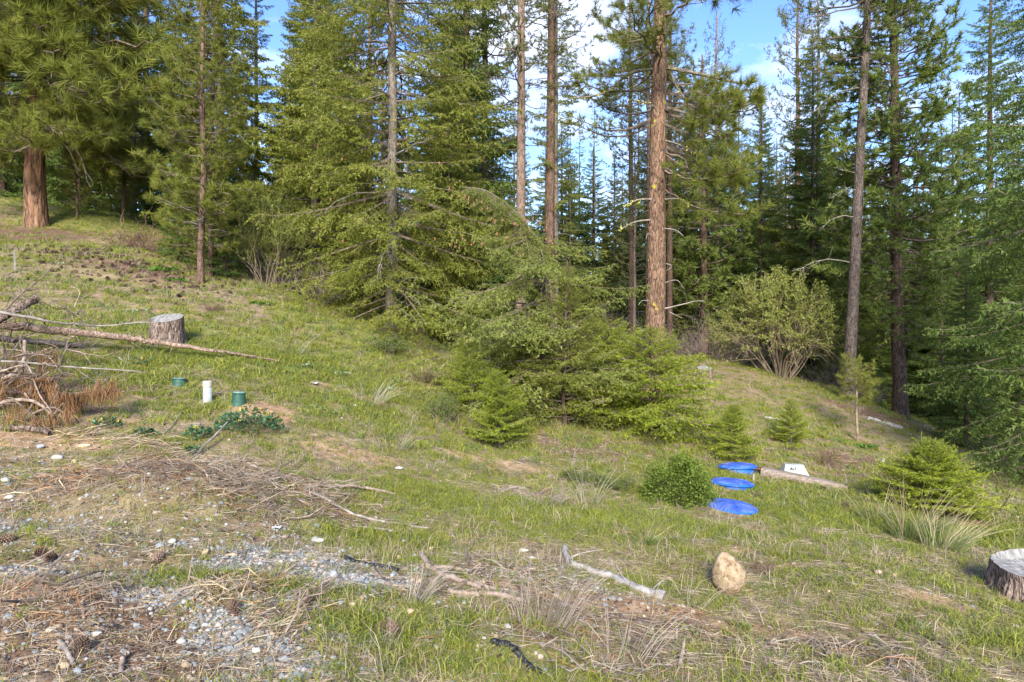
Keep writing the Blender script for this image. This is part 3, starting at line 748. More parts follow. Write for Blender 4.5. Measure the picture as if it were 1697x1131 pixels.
# ---------------------------------------------------------------- tree kinds (each a set of part meshes, base at the origin)
def make_fir(key, h, r0, z0, R, n, protos, mats, seed, el=(-12, 25), lean=(0, 0), shape=0.8, sides=10, bias=None, zpow=0.85, top=0.05, rough=0.05, knots=0, keep=None, wig=0.05):
    rng = np.random.default_rng(seed); S = stem(h, lean, wig, seed)
    mb = MB()
    grow(mb, rng, S, z0, h * 0.985, n, lambda u: R * ((1 - u) ** shape * min(1, 0.72 + 1.6 * u) + top), protos, el, bias, zpow=zpow, keep=keep)
    me = mb.mesh(key + '_crown', [M[mats[0]], M['twig']])
    tm = trunk_mesh(S, r0, 0.015, sides, 50, seed=seed, rough=rough, knots=knots).mesh(key + '_trunk', [M[mats[1]]])
    MESHES[key] = [('trunk', tm), ('crown', me)]
    return S
def make_pine(key, h, r0, z0, R, n, protos, mats, seed, el=(-5, 45), lean=(0, 0), bias=None, sides=14, dome=0.6, zpow=1.0, rings=60, keep=None, dead=0, wig=0.08, rough=0.05, knots=0):
    rng = np.random.default_rng(seed); S = stem(h, lean, wig, seed)
    mb = MB()
    grow(mb, rng, S, z0, h * 0.98, n, lambda u: R * (min(1, 0.55 + 1.8 * u) * (1 - u ** 2.2) ** dome + 0.12), protos, el, bias, zpow=zpow, keep=keep)
    me = mb.mesh(key + '_crown', [M[mats[0]], M['bark_dark'] if len(mats) < 3 else M[mats[2]]])
    tm = trunk_mesh(S, r0, 0.03, sides, rings, seed=seed, rough=rough, knots=knots).mesh(key + '_trunk', [M[mats[1]]])
    parts = [('trunk', tm), ('crown', me)]
    if dead:
        for k in range(dead):
            zz = 1.2 + (z0 - 0.2) * (k + rng.random()) / dead
            mb = MB(); grow(mb, rng, S, zz, zz + .01, 1, lambda u: 0.9 + 0.4 * rng.random(), BARE, (-8, 5), fm=0, wm=0, azs=[k * 2.4])
            if mb.n: parts.append(('dead_branch', mb.mesh(key + '_dead', [M['deadtwig']])))
    MESHES[key] = parts
    return S

# background kinds
make_fir('fir_a', 15, 0.13, 0.4, 2.6, 200, FIR_LO, ('fir', 'bark_grey'), 21)
make_fir('fir_b', 18, 0.15, 0.8, 2.5, 210, FIR_LO, ('fir_cool', 'bark_dark'), 22)
make_fir('fir_c', 12, 0.11, 0.2, 2.4, 170, FIR_LO, ('fir_dark', 'bark_dark'), 23)
make_fir('fir_thin', 17, 0.11, 3.0, 1.15, 110, FIR_LO, ('fir_grey', 'bark_grey'), 24, shape=0.5)
make_fir('fir_far', 17, 0.12, 0.5, 2.6, 160, FIR_VLO, ('fir_cool', 'bark_grey'), 25)
make_fir('fir_far_b', 15, 0.12, 1.0, 2.1, 130, FIR_VLO, ('fir_grey', 'bark_pinkish'), 26, shape=0.6)
make_pine('pine_tall', 20, 0.14, 8.5, 1.9, 75, PINE_AIRY, ('pine_dull', 'bark_red', 'twig'), 31, dead=16)
make_pine('pine_tall_b', 19, 0.13, 6.0, 1.8, 80, PINE_AIRY, ('pine_dull', 'bark_pinkish', 'twig'), 32, dead=10)
make_pine('pine_far', 19, 0.16, 7.0, 2.3, 60, PINE_LO, ('pine_dull', 'bark_pinkish', 'twig'), 33)
make_pine('pine_mid', 13, 0.14, 2.0, 2.1, 130, PINE_LO, ('pine_cool', 'bark_red', 'twig'), 34, el=(-5, 35))
make_pine('pine_young', 8.2, 0.052, 0.9, 1.35, 115, PINE_YOUNG, ('pine', 'bark_red', 'twig'), 35, el=(-5, 40), dome=1.0, sides=8, dead=8)

def kind_at(key, name, label, cat, px, D, rz=0.0, scale=1.0, group=None, dz=-0.02):
    return place(MESHES[key], name, label, cat, at(px, D, dz), rz, scale, group)
# ---------------------------------------------------------------- the key trees
# orange-barked ponderosa on the left slope
def left_pine():
    rng = np.random.default_rng(101); h = 15
    S = stem(h, (-0.1, 0), 0.05, 101)
    mb = MB()
    bias = lambda az, u: 1.0 + 0.25 * math.cos(az)
    grow(mb, rng, S, 2.7, 14.6, 165, lambda u: 3.3 * (0.75 + 0.5 * u) * (1 - u ** 2.4) ** 0.6 + 0.3, PINE_HI, (-22, 35), bias, zpow=1.15)
    grow(mb, rng, S, 2.9, 8.5, 60, lambda u: 2.6, PINE_HI, (-28, 0), azs=[-1.5, -1.9, -1.1, -.3, .2, -.7])
    crown = mb.mesh('left_pine_crown', [M['pine'], M['twig']])
    tm = trunk_mesh(S, 0.235, 0.04, 22, 110, flare=0.18, rough=0.10, seed=101).mesh('left_pine_trunk', [M['bark_pine']])
    x, y, z = at(62, 19.5)
    t = place([('trunk', tm, 'bright orange furrowed bark'), ('crown', crown)], 'ponderosa_pine', 'large pine with thick orange trunk standing alone on the upper grassy slope', 'tree', (x, y, z - 0.05))
    # one bleached bough hanging beside the trunk
    for pts, r in [([(0.1, -0.3, 4.15), (-0.1, -0.4, 3.9), (-0.35, -0.45, 3.35), (-0.55, -0.45, 3.0), (-0.62, -0.45, 2.75), (-0.6, -0.45, 2.55)], 0.026),
                   ([(0.2, -0.2, 4.3), (0.9, -0.5, 4.15), (1.3, -0.6, 4.05)], 0.03)]:
        p = smooth_path(pts, 14); v, f = tube(p, np.linspace(r, 0.012, 14), 6, jitter=0.1)
        m2 = MB(); m2.add(v, f, 0, .5, True); m2.build('dead_branch', M['deadtwig'], t)
    for k in range(9):
        m2 = MB(); grow(m2, rng, S, 2.6, 5.2, 1, lambda u: 2.0 + rng.random(), BARE, (-15, -25), wm=0)
        m2.build('dead_branch', M['twig'], t)
left_pine()

# centre pine with the tall tan trunk
def centre_pine():
    rng = np.random.default_rng(102); h = 17
    S = stem(h, (0.28, 0), 0.03, 102)
    mb = MB()
    grow(mb, rng, S, 7.3, 16.6, 62, lambda u: 2.5 * (0.9 + 0.3 * u) * (1 - u ** 2.4) ** 0.6 + 0.3, PINE_HI, (-8, 40), lambda az, u: 1.0 + 0.2 * math.cos(az))
    # a lower spray group on the right, long needles
    grow(mb, rng, S, 5.0, 7.6, 17, lambda u: 2.5, PINE_HI, (-30, 0), azs=[-0.3, 0.3, -0.8, 0.9, -0.1])
    grow(mb, rng, S, 6.3, 7.8, 8, lambda u: 2.1, PINE_AIRY, (-18, 8), azs=[3.0, 3.5, 2.6])
    crown = mb.mesh('centre_pine_crown', [M['pine'], M['twig']])
    tm = trunk_mesh(S, 0.20, 0.05, 22, 130, flare=0.12, rough=0.06, seed=102, knots=26).mesh('centre_pine_trunk', [M['bark_center']])
    x, y, z = at(1082, 16.0)
    t = place([('trunk', tm), ('crown', crown)], 'ponderosa_pine', 'tall straight pine with tan scaly trunk rising behind the low fir clump', 'tree', (x, y, z - 0.05))
    sc = 16.0 / F
    def wp(px, py, dy=-0.1): return ((px - 1082) * sc, dy, EYE - (py - 565.5) * sc - z + 0.05)
    for pts, r in [([(1088, 183), (1070, 178), (1040, 174)], .02), ([(1103, 181), (1150, 200), (1180, 228), (1200, 255)], .035), ([(1100, 235), (1125, 247), (1142, 262)], .022),
                   ([(1080, 332), (1055, 334), (1033, 345)], .022), ([(1100, 332), (1122, 334), (1135, 347)], .02), ([(1078, 366), (1050, 370), (1026, 383)], .022),
                   ([(1098, 380), (1115, 385), (1124, 396)], .016), ([(1080, 393), (1070, 390), (1066, 400)], .014), ([(1098, 437), (1112, 442), (1100, 452)], .012),
                   ([(1098, 470), (1118, 466), (1128, 480)], .013), ([(1076, 500), (1060, 500), (1050, 508)], .014), ([(1100, 512), (1130, 505), (1150, 500), (1165, 500)], .018),
                   ([(1108, 518), (1128, 528)], .014), ([(1098, 535), (1075, 545), (1050, 550)], .013), ([(1104, 115), (1140, 122), (1180, 130), (1215, 138), (1240, 140)], .05),
                   ([(1110, 125), (1120, 150), (1142, 188)], .03), ([(1080, 118), (1040, 128), (1005, 160), (970, 172), (945, 176)], .04)]:
        p = smooth_path([wp(*q) for q in pts], 12); p[:, 1] += np.linspace(0, rng.uniform(-0.5, 0.1), 12)
        v, f = tube(p, np.linspace(r, r * 0.45, 12), 6, jitter=0.15)
        m2 = MB(); m2.add(v, f, 0, .5, True)
        o = m2.build('dead_branch', M['deadtwig'] if pts[0][1] > 240 else M['bark_grey'], t)
        if r > .018 and rng.random() < 0.75:
            m3 = MB()
            for k in range(26):
                c = p[rng.integers(5, 12)] + rng.normal(0, .02, 3); s = rng.uniform(.012, .03)
                q = c + rng.normal(0, s, (3, 3)); m3.add(q, [[0, 1, 2]], 0)
            m3.build('lichen_tuft', M['lichen'], o)['kind'] = 'stuff'
centre_pine()

# the broad dense fir left of centre
def main_fir():
    rng = np.random.default_rng(103); h = 15.5
    S = stem(h, (0.12, 0), 0.06, 103); mb = MB()
    grow(mb, rng, S, 0.2, h * 0.985, 285, lambda u: 3.3 * (1 - u) ** 0.6 * min(1, 0.8 + u) + 0.1, FIR_HI, (-18, 22),
         lambda az, u: 1.0 - 0.25 * max(0, -math.sin(az)) * (u < 0.7), zpow=0.95, keep=lambda az, u: (0.9 if u < .16 else 0.62) if math.sin(az) < -0.86 else 1.0)
    grow(mb, rng, S, 0.5, 9.0, 14, lambda u: 1.7, BARE, (-5, 5), wm=2)
    crown = mb.mesh('main_fir_crown', [M['fir'], M['twig'], M['deadtwig']])
    tm = trunk_mesh(S, 0.115, 0.02, 16, 80, seed=103, rough=0.04).mesh('main_fir_trunk', [M['bark_grey']])
    x, y, z = at(648, 15.4)
    t = place([('trunk', tm), ('crown', crown)], 'broad_fir', 'broad dense fir with pale grey trunk showing through its drooping boughs', 'tree', (x, y, z - 0.05))
    mc = MB()
    for k in range(26):
        u = rng.random(); zz = rng.uniform(2, 8); az = rng.uniform(3.4, 6.0); R = 2.2 * (1 - zz / 17)
        o = stem_at(S, zz) + np.array([math.cos(az) * R, math.sin(az) * R * 0.9, -0.2])
        v, f = tube(np.array([o, o + [0, 0, -.02], o + [0, 0, -.05], o + [0, 0, -.075]]), [.006, .016, .015, .004], 6); mc.add(v, f)
    oc = mc.build('cone_cluster', M['fresh_cone'], t); oc['kind'] = 'stuff'
main_fir()

# fir whose top bends over to the left, hung with cones
def bent_fir():
    rng = np.random.default_rng(104)
    x, y, z = at(905, 12.6); sc = 12.6 / F
    def wp(px, py, dy=0): return ((px - 905) * sc, dy, EYE - (py - 565.5) * sc - z)
    line = smooth_path([(0, 0, -0.1), wp(906, 640), wp(904, 580), wp(908, 520), wp(905, 460, -.05), wp(893, 410, -.1), wp(868, 370, -.15), wp(840, 343, -.2), wp(805, 320, -.2), wp(765, 314, -.2)], 60)
    v, f = tube(line, np.interp(np.linspace(0, 1, 60), [0, .4, .7, 1], [.075, .05, .022, .006]), 9, jitter=.05)
    tm = MB(); tm.add(v, f, 0, .5, True)
    mb = MB()
    # upper boughs follow the arching leader and hang from it
    FV, FT, WV, WF, wn = [], [], [], [], 0
    for i in range(130):
        u = rng.uniform(0.10, 0.99); k = min(int(u * 59), 58); o = line[k]
        up = u > 0.62
        az = rng.uniform(0, 6.28)
        R = np.interp(u, [0, .15, .45, .62, 1], [1.5, 1.9, 1.6, .9, .25]) * rng.uniform(.65, 1.15)
        if not up and abs(math.cos(az)) < 0.4 and rng.random() < .5: continue
        if not up and math.cos(az) < 0: R *= 1.25
        p = (FIR_HI if R > 0.7 else FIR_FINE)[rng.integers(3)]; kk = R / p.Wv[:, 0].max()
        e = math.radians(rng.normal(-8 if not up else -50, 12))
        X = np.array([math.cos(az) * math.cos(e), math.sin(az) * math.cos(e), math.sin(e)]); Y = np.array([-math.sin(az), math.cos(az), 0]); Z = np.cross(X, Y)
        Rm = np.stack([X, Y, Z]) * kk
        FV.append(p.F @ Rm + o); FT.append(np.clip(p.T + rng.uniform(-.2, .2), 0, 1)); WV.append(p.Wv @ Rm + o); WF.append(p.Wf + wn); wn += len(p.Wv)
    for i in range(75):     # short sprays hanging all along the arching leader
        u = rng.uniform(.52, .99); o = line[int(u * 59)]; az = rng.uniform(0, 6.28); R = rng.uniform(.30, .62) * (1.15 - .45 * u)
        p = FIR_FINE[rng.integers(3)]; kk = R / p.Wv[:, 0].max(); e = math.radians(rng.normal(-55, 18))
        X = np.array([math.cos(az) * math.cos(e), math.sin(az) * math.cos(e), math.sin(e)]); Y = np.array([-math.sin(az), math.cos(az), 0]); Z = np.cross(X, Y); Rm = np.stack([X, Y, Z]) * kk
        FV.append(p.F @ Rm + o); FT.append(np.clip(p.T + rng.uniform(0, .3), 0, 1)); WV.append(p.Wv @ Rm + o); WF.append(p.Wf + wn); wn += len(p.Wv)
    F_ = np.concatenate(FV); mb.add(F_, np.arange(len(F_)).reshape(-1, 3), 0, np.concatenate(FT)); mb.add(np.concatenate(WV), np.concatenate(WF), 1)
    t = place([('trunk', tm.mesh('bent_fir_trunk', [M['bark_grey']])), ('crown', mb.mesh('bent_fir_crown', [M['fir_grey'], M['twig']]))], 'bent_fir',
              'fir whose thin bare top arches over to one side, hung with small tan cones', 'tree', (x, y, z))
    mc = MB()
    for px, py in [(752, 322), (760, 328), (768, 333), (775, 330), (780, 340), (788, 352), (790, 345), (800, 345), (810, 353), (835, 372), (848, 376), (856, 380), (845, 402), (823, 392), (868, 370), (872, 372), (902, 385),
                   (905, 398), (760, 408), (770, 400), (783, 408), (797, 414), (815, 366), (818, 372), (880, 370), (893, 372), (912, 405), (838, 410), (918, 430), (755, 412), (842, 398)]:
        for q in range(2):
            o = np.array(wp(px + rng.normal(0, 2.5), py + rng.normal(0, 3), -.35 - rng.random() * .25))
            v, f = tube(np.array([o, o + [0, 0, -.012], o + [0, 0, -.035], o + [0, 0, -.052]]), [.004, .014, .013, .003], 6); mc.add(v, f)
    oc = mc.build('cone_cluster', M['fresh_cone'], t); oc['kind'] = 'stuff'
bent_fir()

# low firs of the clump in the middle, and the bright saplings
make_fir('clump_a', 3.4, 0.030, 0.10, 1.5, 110, FIR_FINE + FIR_HI[:1], ('fir', 'bark_dark'), 201, el=(-5, 42), shape=0.8, sides=7, zpow=0.8)
make_fir('clump_b', 2.3, 0.035, 0.05, 1.75, 110, FIR_FINE + FIR_HI[:2], ('fir_young', 'bark_dark'), 202, el=(-8, 30), shape=0.6, sides=7, zpow=0.8)
make_fir('sapling_a', 1.25, 0.010, 0.03, 0.58, 105, FIR_TINY, ('fir_young', 'bark_grey'), 203, el=(0, 45), shape=0.75, sides=6, zpow=0.75, top=0.16)
make_fir('sapling_b', 1.15, 0.008, 0.06, 0.50, 75, FIR_TINY, ('fir_young', 'bark_grey'), 204, el=(5, 45), shape=0.8, sides=6, top=0.16)
make_fir('sapling_c', 1.2, 0.010, 0.02, 0.70, 95, FIR_TINY, ('fir_young', 'bark_grey'), 205, el=(5, 50), shape=0.65, sides=6, zpow=0.8, top=0.16)
place(MESHES['clump_a'], 'young_fir', 'young pointed fir at the front of the clump below the bent fir', 'tree', at(935, 11.9, -.03), 0.4, 0.86)
place(MESHES['clump_b'], 'young_fir', 'low spreading yellow-green fir with boughs sweeping out before the tall tan pine', 'tree', at(1082, 12.4, -.03), 1.2, 0.86)
place(MESHES['clump_b'], 'young_fir', 'squat dark fir filling the clump between the bent fir and the spreading fir', 'tree', at(1010, 13.0, -.03), 2.9, 0.86)
place(MESHES['clump_a'], 'young_fir', 'shorter fir half hidden at the back of the fir clump', 'tree', at(985, 13.6, -.03), 2.2, 0.62)
place(MESHES['clump_b'], 'young_fir', 'low fir beside the bare base of the bent fir', 'tree', at(870, 13.2, -.03), 4.0, 0.62)
place(MESHES['sapling_a'], 'fir_sapling', 'bright yellow-green fir sapling in front of the fir clump, densest of the saplings', 'sapling', at(828, 10.5, -.02), 0.5, 0.94)
place(MESHES['sapling_b'], 'fir_sapling', 'thin-stemmed yellowish fir sapling just behind the densest sapling', 'sapling', at(779, 11.6, -.02), 0.5, 1.15)
place(MESHES['sapling_a'], 'fir_sapling', 'pale green fir sapling right behind the farthest blue lid', 'sapling', at(1217, 11.3, -.02), 2.5, 0.75)
place(MESHES['sapling_b'], 'fir_sapling', 'small bushy fir sapling on the slope beyond the white box', 'sapling', at(1315, 12.7, -.02), 1.5, 0.80)
def double_sapling():
    x, y, z = at(1538, 9.1, -.02)
    t = empty('fir_sapling', (x, y, z)); tag(t, 'bushy fir sapling with two upright leaders near the big stump', 'sapling')
    for dx, rz, s in ((-.09, 0, 1.0), (.15, 2, .85)):
        for pn, me in MESHES['sapling_c']:
            o = bpy.data.objects.new(pn, me); COL.objects.link(o); o.parent = t; o.location = (dx, 0, 0); o.rotation_euler = (0, 0, rz); o.scale = (s, s, s * .80)
    for dx, h in ((-.09, 1.12), (.20, 1.0)):
        m2 = MB(); v, f = tube(np.array([(dx, 0, .6), (dx, 0, h)]), [.008, .005], 5); m2.add(v, f, 0)
        m2.add(*needles([(dx, 0, h - .2)], [(dx, 0, h)], 260, .02, .006, RNG, 35)[:2], 1, 0.6)
        m2.build('leader', [M['twig'], M['fir_young']], t)['kind'] = 'stuff'
double_sapling()

# round-headed little pine on a bare stem
def pine_sapling():
    rng = np.random.default_rng(301); S = stem(1.65, (0, 0), .02, 301, 8); mb = MB()
    ps = [pine_sprig(L, rng, up=.2, ntw=5, nl=.10, dens=330, nw=.0045, wood_r=.008, bare=.35, tuft=.08) for L in (.45, .38, .5)]
    grow(mb, rng, S, .85, 1.62, 24, lambda u: .42 * math.sqrt(max(.05, 1 - (u * 1.7 - .7) ** 2)) + .04, ps, (-12, 55))
    t = place([('trunk', trunk_mesh(S, .022, .008, 8, 20, seed=3).mesh('pine_sapling_trunk', [M['willowstem']])), ('crown', mb.mesh('pine_sapling_crown', [M['pine'], M['twig']]))],
              'pine_sapling', 'little round-headed pine on a bare straight stem before the dark trees', 'sapling', at(1421, 14.3, -.02), 0, 1.05)
pine_sapling()

# ---------------------------------------------------------------- mid-distance trees one can tell apart
def T(key, name, label, px, D, rz=0.0, s=1.0, cat='tree', group=None): return kind_at(key, name, label, cat, px, D, rz, s, group)
T('pine_young', 'young_pine', 'slim young pine with brown stem at the edge of the meadow', 333, 14.8, 0.3, 0.92)
T('pine_young', 'young_pine', 'thinner young pine close behind the slim pine at the meadow edge', 349, 15.8, 2.0, 0.80)
T('pine_young', 'young_pine', 'young pine in the shade under the orange-trunked pine boughs', 205, 22.0, 1.0, 0.75)
T('pine_young', 'young_pine', 'small two-stemmed pine right of the orange trunk', 128, 20.5, 3.0, 0.42)
T('fir_c', 'fir', 'low fir bough mass beside the slim young pine', 375, 16.0, 1.0, 0.26)
T('fir_c', 'fir', 'small fir hiding the foot of the slim young pine', 300, 16.6, 3.0, 0.28)
T('fir_a', 'fir', 'dense fir standing behind the slim young pines', 370, 21, 2.0, 1.0)
T('fir_b', 'fir', 'dark fir behind the crown of the orange-trunked pine', 245, 28, 0.0, 1.0)
T('pine_mid', 'pine', 'dark bushy pine beyond the orange trunk', 165, 30, 0.5, 1.2)
T('fir_c', 'fir', 'deep green fir at the uphill forest edge, left of the orange trunk', 5, 27, 0.5, 1.0)
T('fir_c', 'fir', 'deep green fir at the uphill forest edge, right of the orange trunk', 130, 27, 1.5, 0.9)
T('fir_a', 'fir', 'low dense fir above the brown brush heap', 225, 25, 2.5, 0.6)
T('fir_c', 'fir', 'dark spreading fir between the brown brush heap and the slim pines', 290, 24, 3.5, 0.75)
T('fir_thin', 'fir', 'narrow grey-green fir in the sky gap beside the broad fir', 425, 24, 0, 0.8)
T('fir_a', 'fir', 'green fir left behind the broad fir', 520, 21, 4.0, 0.85)
T('fir_thin', 'fir', 'narrow pale fir rising behind the left side of the broad fir', 505, 27, 1.0, 1.0)
T('fir_b', 'fir', 'tall fir close behind the right side of the broad fir', 770, 20, 2.0, 0.95)
T('fir_a', 'fir', 'dense fir between the broad fir and the twin reddish trunks', 740, 18.5, 5.0, 0.62)
T('pine_tall_b', 'pine', 'pale trunk showing through the right side of the broad fir', 802, 21, 0.6, 0.9)
T('pine_tall_b', 'pine', 'tall bare pinkish-grey trunk rising beside the broad fir', 862, 19, 1.2, 0.98)
t = T('pine_tall', 'pine', 'reddish trunk of the close pair, the thicker one', 911, 21, 0.2, 1.0)
T('fir_thin', 'fir', 'thin dark dead-looking stem hugging the reddish trunk', 921, 21.2, 3.0, 0.9)
T('fir_far', 'fir', 'far fir with a thin trunk left of the sky gap', 960, 38, 0.6, 0.8)
for px, D, rz, s, lab in [(945, 31, .4, .62, 'thin grey-green fir left of the sky gap, nearer one'), (985, 34, 1.4, .78, 'thin grey-green fir with bare lower stem in the sky gap'), (1018, 31, 2.4, .58, 'thin fir at the right edge of the sky gap'),
                          (1058, 36, 3.4, .95, 'narrow fir seen left of the tall tan trunk'), (1215, 33, 4.4, .95, 'narrow tall fir rising behind the left side of the willow'), (1262, 36, 5.4, 1.05, 'narrow tall fir rising behind the middle of the willow'),
                          (1375, 34, .9, .80, 'narrow fir between the willow and the leaning trunk'), (1448, 32, 1.9, .72, 'narrow fir just right of the leaning trunk'), (1560, 30, 2.9, .9, 'narrow grey-green fir right of the near-black trunk')]:
    T('fir_thin', 'fir', lab, px, D, rz, s)
T('pine_tall', 'pine', 'slim grey trunk left of the tall tan pine', 1046, 25, 2.8, 0.72)
T('pine_tall_b', 'pine', 'dead slim leaning pole left of the tall tan pine', 1052, 19, 2.8, 0.32)
T('pine_tall_b', 'pine', 'trunk tucked just behind the tall tan pine', 1074, 24, 0.8, 0.75)
T('pine_tall', 'pine', 'reddish trunk just right of the tall tan pine', 1109, 25, 1.8, 0.75)
T('pine_tall', 'pine', 'thin dark trunk first to the right of the tan pine', 1129, 32, 3.2, 0.7)
T('pine_tall', 'pine', 'thin straight trunk standing over the bare brush', 1153, 34, 4.2, 0.75)
T('pine_tall_b', 'pine', 'straight reddish trunk just left of the willow', 1188, 30, 5.2, 0.9)
T('pine_mid', 'pine', 'bushy pine filling the space behind the tan pine', 1165, 26, 1.2, 0.95)
T('fir_b', 'fir', 'fir with feathery boughs directly behind the willow', 1262, 26, 0.2, 0.62)
T('pine_tall', 'pine', 'tall pine with clear grey trunk high above the willow', 1322, 30, 2.2, 1.0)
T('fir_b', 'fir', 'bright-edged fir behind the right side of the willow', 1345, 24, 1.2, 0.72)
T('fir_c', 'fir', 'dark low fir between the willow and the leaning trunk', 1390, 24, 2.2, 0.55)
def leaning_pine():
    S = make_pine('leaning', 17, .130, 8.6, 1.9, 80, PINE_AIRY, ('pine_dull', 'bark_slate', 'twig'), 401, lean=(1.0, 0.3), knots=30, wig=.03)
    rng = np.random.default_rng(5)
    x, y, z = at(1405, 17.6)
    t = place(MESHES['leaning'], 'pine', 'tall slightly leaning grey trunk right of the willow', 'tree', (x, y, z - .05))
    for zz, az, L, e in ((5.9, 3.3, .75, 5), (5.5, 3.2, .8, 0), (4.8, 3.3, 1.1, 5), (3.6, 3.0, 1.4, 15), (8.2, 3.1, 1.3, 0), (7.5, 0.2, .9, 25), (9.0, .4, 1, 30), (6.6, 0.1, .5, 30)):
        m2 = MB(); grow(m2, rng, S, zz, zz + .02, 1, lambda u: L, BARE, (e, e), wm=0, azs=[az]); m2.build('dead_branch', M['deadtwig'], t)
leaning_pine()
def dark_pine():
    make_pine('dark_pine', 15, .155, 2.0, 1.95, 265, PINE_LO, ('pine_cool', 'bark_dark', 'twig'), 402, el=(-10, 35), dome=.7)
    place(MESHES['dark_pine'], 'pine', 'full dark-green pine with near-black trunk on the lower slope', 'tree', at(1492, 18.5, -.05), .4, 1.0)
dark_pine()
T('fir_b', 'fir', 'grey-trunked fir between the dark pine and the frame-filling fir', 1640, 22, 0.2, 0.95)
# the big fir at the right border with long boughs reaching in
def right_fir():
    rng = np.random.default_rng(403); h = 13; S = stem(h, (0, 0), .05, 403); mb = MB()
    grow(mb, rng, S, .4, h * .98, 165, lambda u: 3.0 * (1 - u) ** .5 * min(1, .75 + u) + .1, FIR_HI, (-20, 20), zpow=.95)
    place([('trunk', trunk_mesh(S, .17, .02, 12, 50, seed=9).mesh('right_fir_trunk', [M['bark_dark']])), ('crown', mb.mesh('right_fir_crown', [M['fir_dark'], M['twig']]))],
          'broad_fir', 'large fir at the lower border with long hanging boughs reaching over the slope', 'tree', at(1790, 12.0, -.05))
right_fir()
T('fir_c', 'fir', 'dark low fir at the foot of the big border fir', 1600, 16.0, 0.3, 0.42)
T('fir_c', 'fir', 'dark young fir under the border fir boughs', 1700, 16.5, 1.3, 0.5)
T('fir_c', 'fir', 'dark fir behind the little round-headed pine', 1560, 20, 2.3, 0.5)
T('fir_b', 'fir', 'shaded fir to the left of the near-black trunk', 1448, 27, 4.3, 0.55)
T('fir_c', 'fir', 'shaded fir under the leaning grey trunk', 1430, 24, 5.3, 0.42)
T('fir_b', 'fir', 'tall shaded fir filling the right background', 1590, 27, 5.0, 0.85)
T('fir_a', 'fir', 'shaded fir farther down the right slope', 1690, 26, 5.6, 0.9)

# ---------------------------------------------------------------- the forest beyond
FARKINDS = [('fir_far', 'fir', 'distant green fir in the forest behind the clearing'), ('fir_far_b', 'fir', 'distant greyish fir in the forest behind the clearing'),
            ('pine_far', 'pine', 'distant tall pine in the forest behind the clearing')]
def forest():
    rng = np.random.default_rng(77); pts = []
    tries = 0
    while len(pts) < 210 and tries < 9000:
        tries += 1
        D = 24 + 66 * rng.random() ** 1.25
        px = rng.uniform(-260, 1960)
        x = (px - 848.5) / F * D
        if px < 420 and D < 27: continue
        if 880 < px < 1250 and D < 30: continue
        if any((x - a) ** 2 + (D - b) ** 2 < 2.3 ** 2 for a, b, _ in pts): continue
        pts.append((x, D, px))
    for x, D, px in pts:
        k = rng.choice(3, p=[.5, .25, .25]); key, nm, lab = FARKINDS[k]
        s = rng.uniform(.7, 1.1)
        z = Hs(x, D)
        # crowns over the pass and the right-hand gap stand lower, as the sky shows there
        if 930 < px < 1240: top = EYE + (565.5 - rng.uniform(230, 380)) / F * D; s = float(np.clip((top - z) / 17, .3, .9))
        elif 1400 < px < 1700: top = EYE + (565.5 - rng.uniform(200, 340)) / F * D; s = float(np.clip((top - z) / 17, .3, .9))
        elif 230 < px < 480: top = EYE + (565.5 - rng.uniform(0, 260)) / F * D; s = float(np.clip((top - z) / 17, .3, .95))
        if D < 40 and key == 'fir_far': key = ['fir_a', 'fir_b', 'fir_c'][rng.integers(3)]
        if key == 'fir_a' or key == 'fir_b' or key == 'fir_c': lab = 'fir standing close behind the first row of trees'
        wh = ['behind the orange-trunked pine', 'behind the broad fir', 'in the gap between the broad fir and the tall tan pine', 'close behind the tall tan pine', 'behind the willow', 'beyond the leaning trunk', 'behind the border fir'][int(np.searchsorted([330, 850, 1040, 1170, 1400, 1600], px))]
        lab = {'fir_far': 'distant green fir ', 'fir_far_b': 'distant greyish fir ', 'pine_far': 'distant tall pine '}.get(key, 'dense green fir just ') + wh
        place(MESHES[key], nm, lab, 'tree', (x, D, z - .1), rng.uniform(0, 6.28), s, 'trees of the distant forest')
forest()
def understory():
    rng = np.random.default_rng(78)
    pts = []
    for tries in range(6000):
        if len(pts) >= 110: break
        D = 25 + 40 * rng.random() ** 1.2; px = rng.uniform(-120, 1900); x = (px - 848.5) / F * D
        if px < 420 and D < 30: continue
        if 900 < px < 1200 and D < 26: continue
        if any((x - a) ** 2 + (D - b) ** 2 < 2.0 ** 2 for a, b in pts): continue
        pts.append((x, D))
    for x, D in pts:
        place(MESHES[['fir_c', 'fir_a', 'fir_far'][rng.integers(3)]], 'young_fir', 'low bushy fir in the undergrowth of the distant forest', 'tree', (x, D, Hs(x, D) - .1),
              rng.uniform(0, 6.28), rng.uniform(.22, .45), 'low firs under the distant forest')
understory()

def far_ridge():
    rng = np.random.default_rng(79); pts = []
    for tries in range(6000):
        if len(pts) >= 130: break
        D = rng.uniform(60, 135); px = rng.uniform(-200, 1900); x = (px - 848.5) / F * D
        if any((x - a) ** 2 + (D - b) ** 2 < 3.6 ** 2 for a, b, _ in pts): continue
        pts.append((x, D, px))
    for x, D, px in pts:
        z = Hs(x, D); top = EYE + (565.5 - rng.uniform(250, 420)) / F * D
        place(MESHES['fir_far'], 'fir', 'fir of the last forest rows, glimpsed between closer trunks', 'tree', (x, D, z - .1), rng.uniform(0, 6.28), float(np.clip((top - z) / 17, .6, 1.9)), 'last forest rows')
far_ridge()

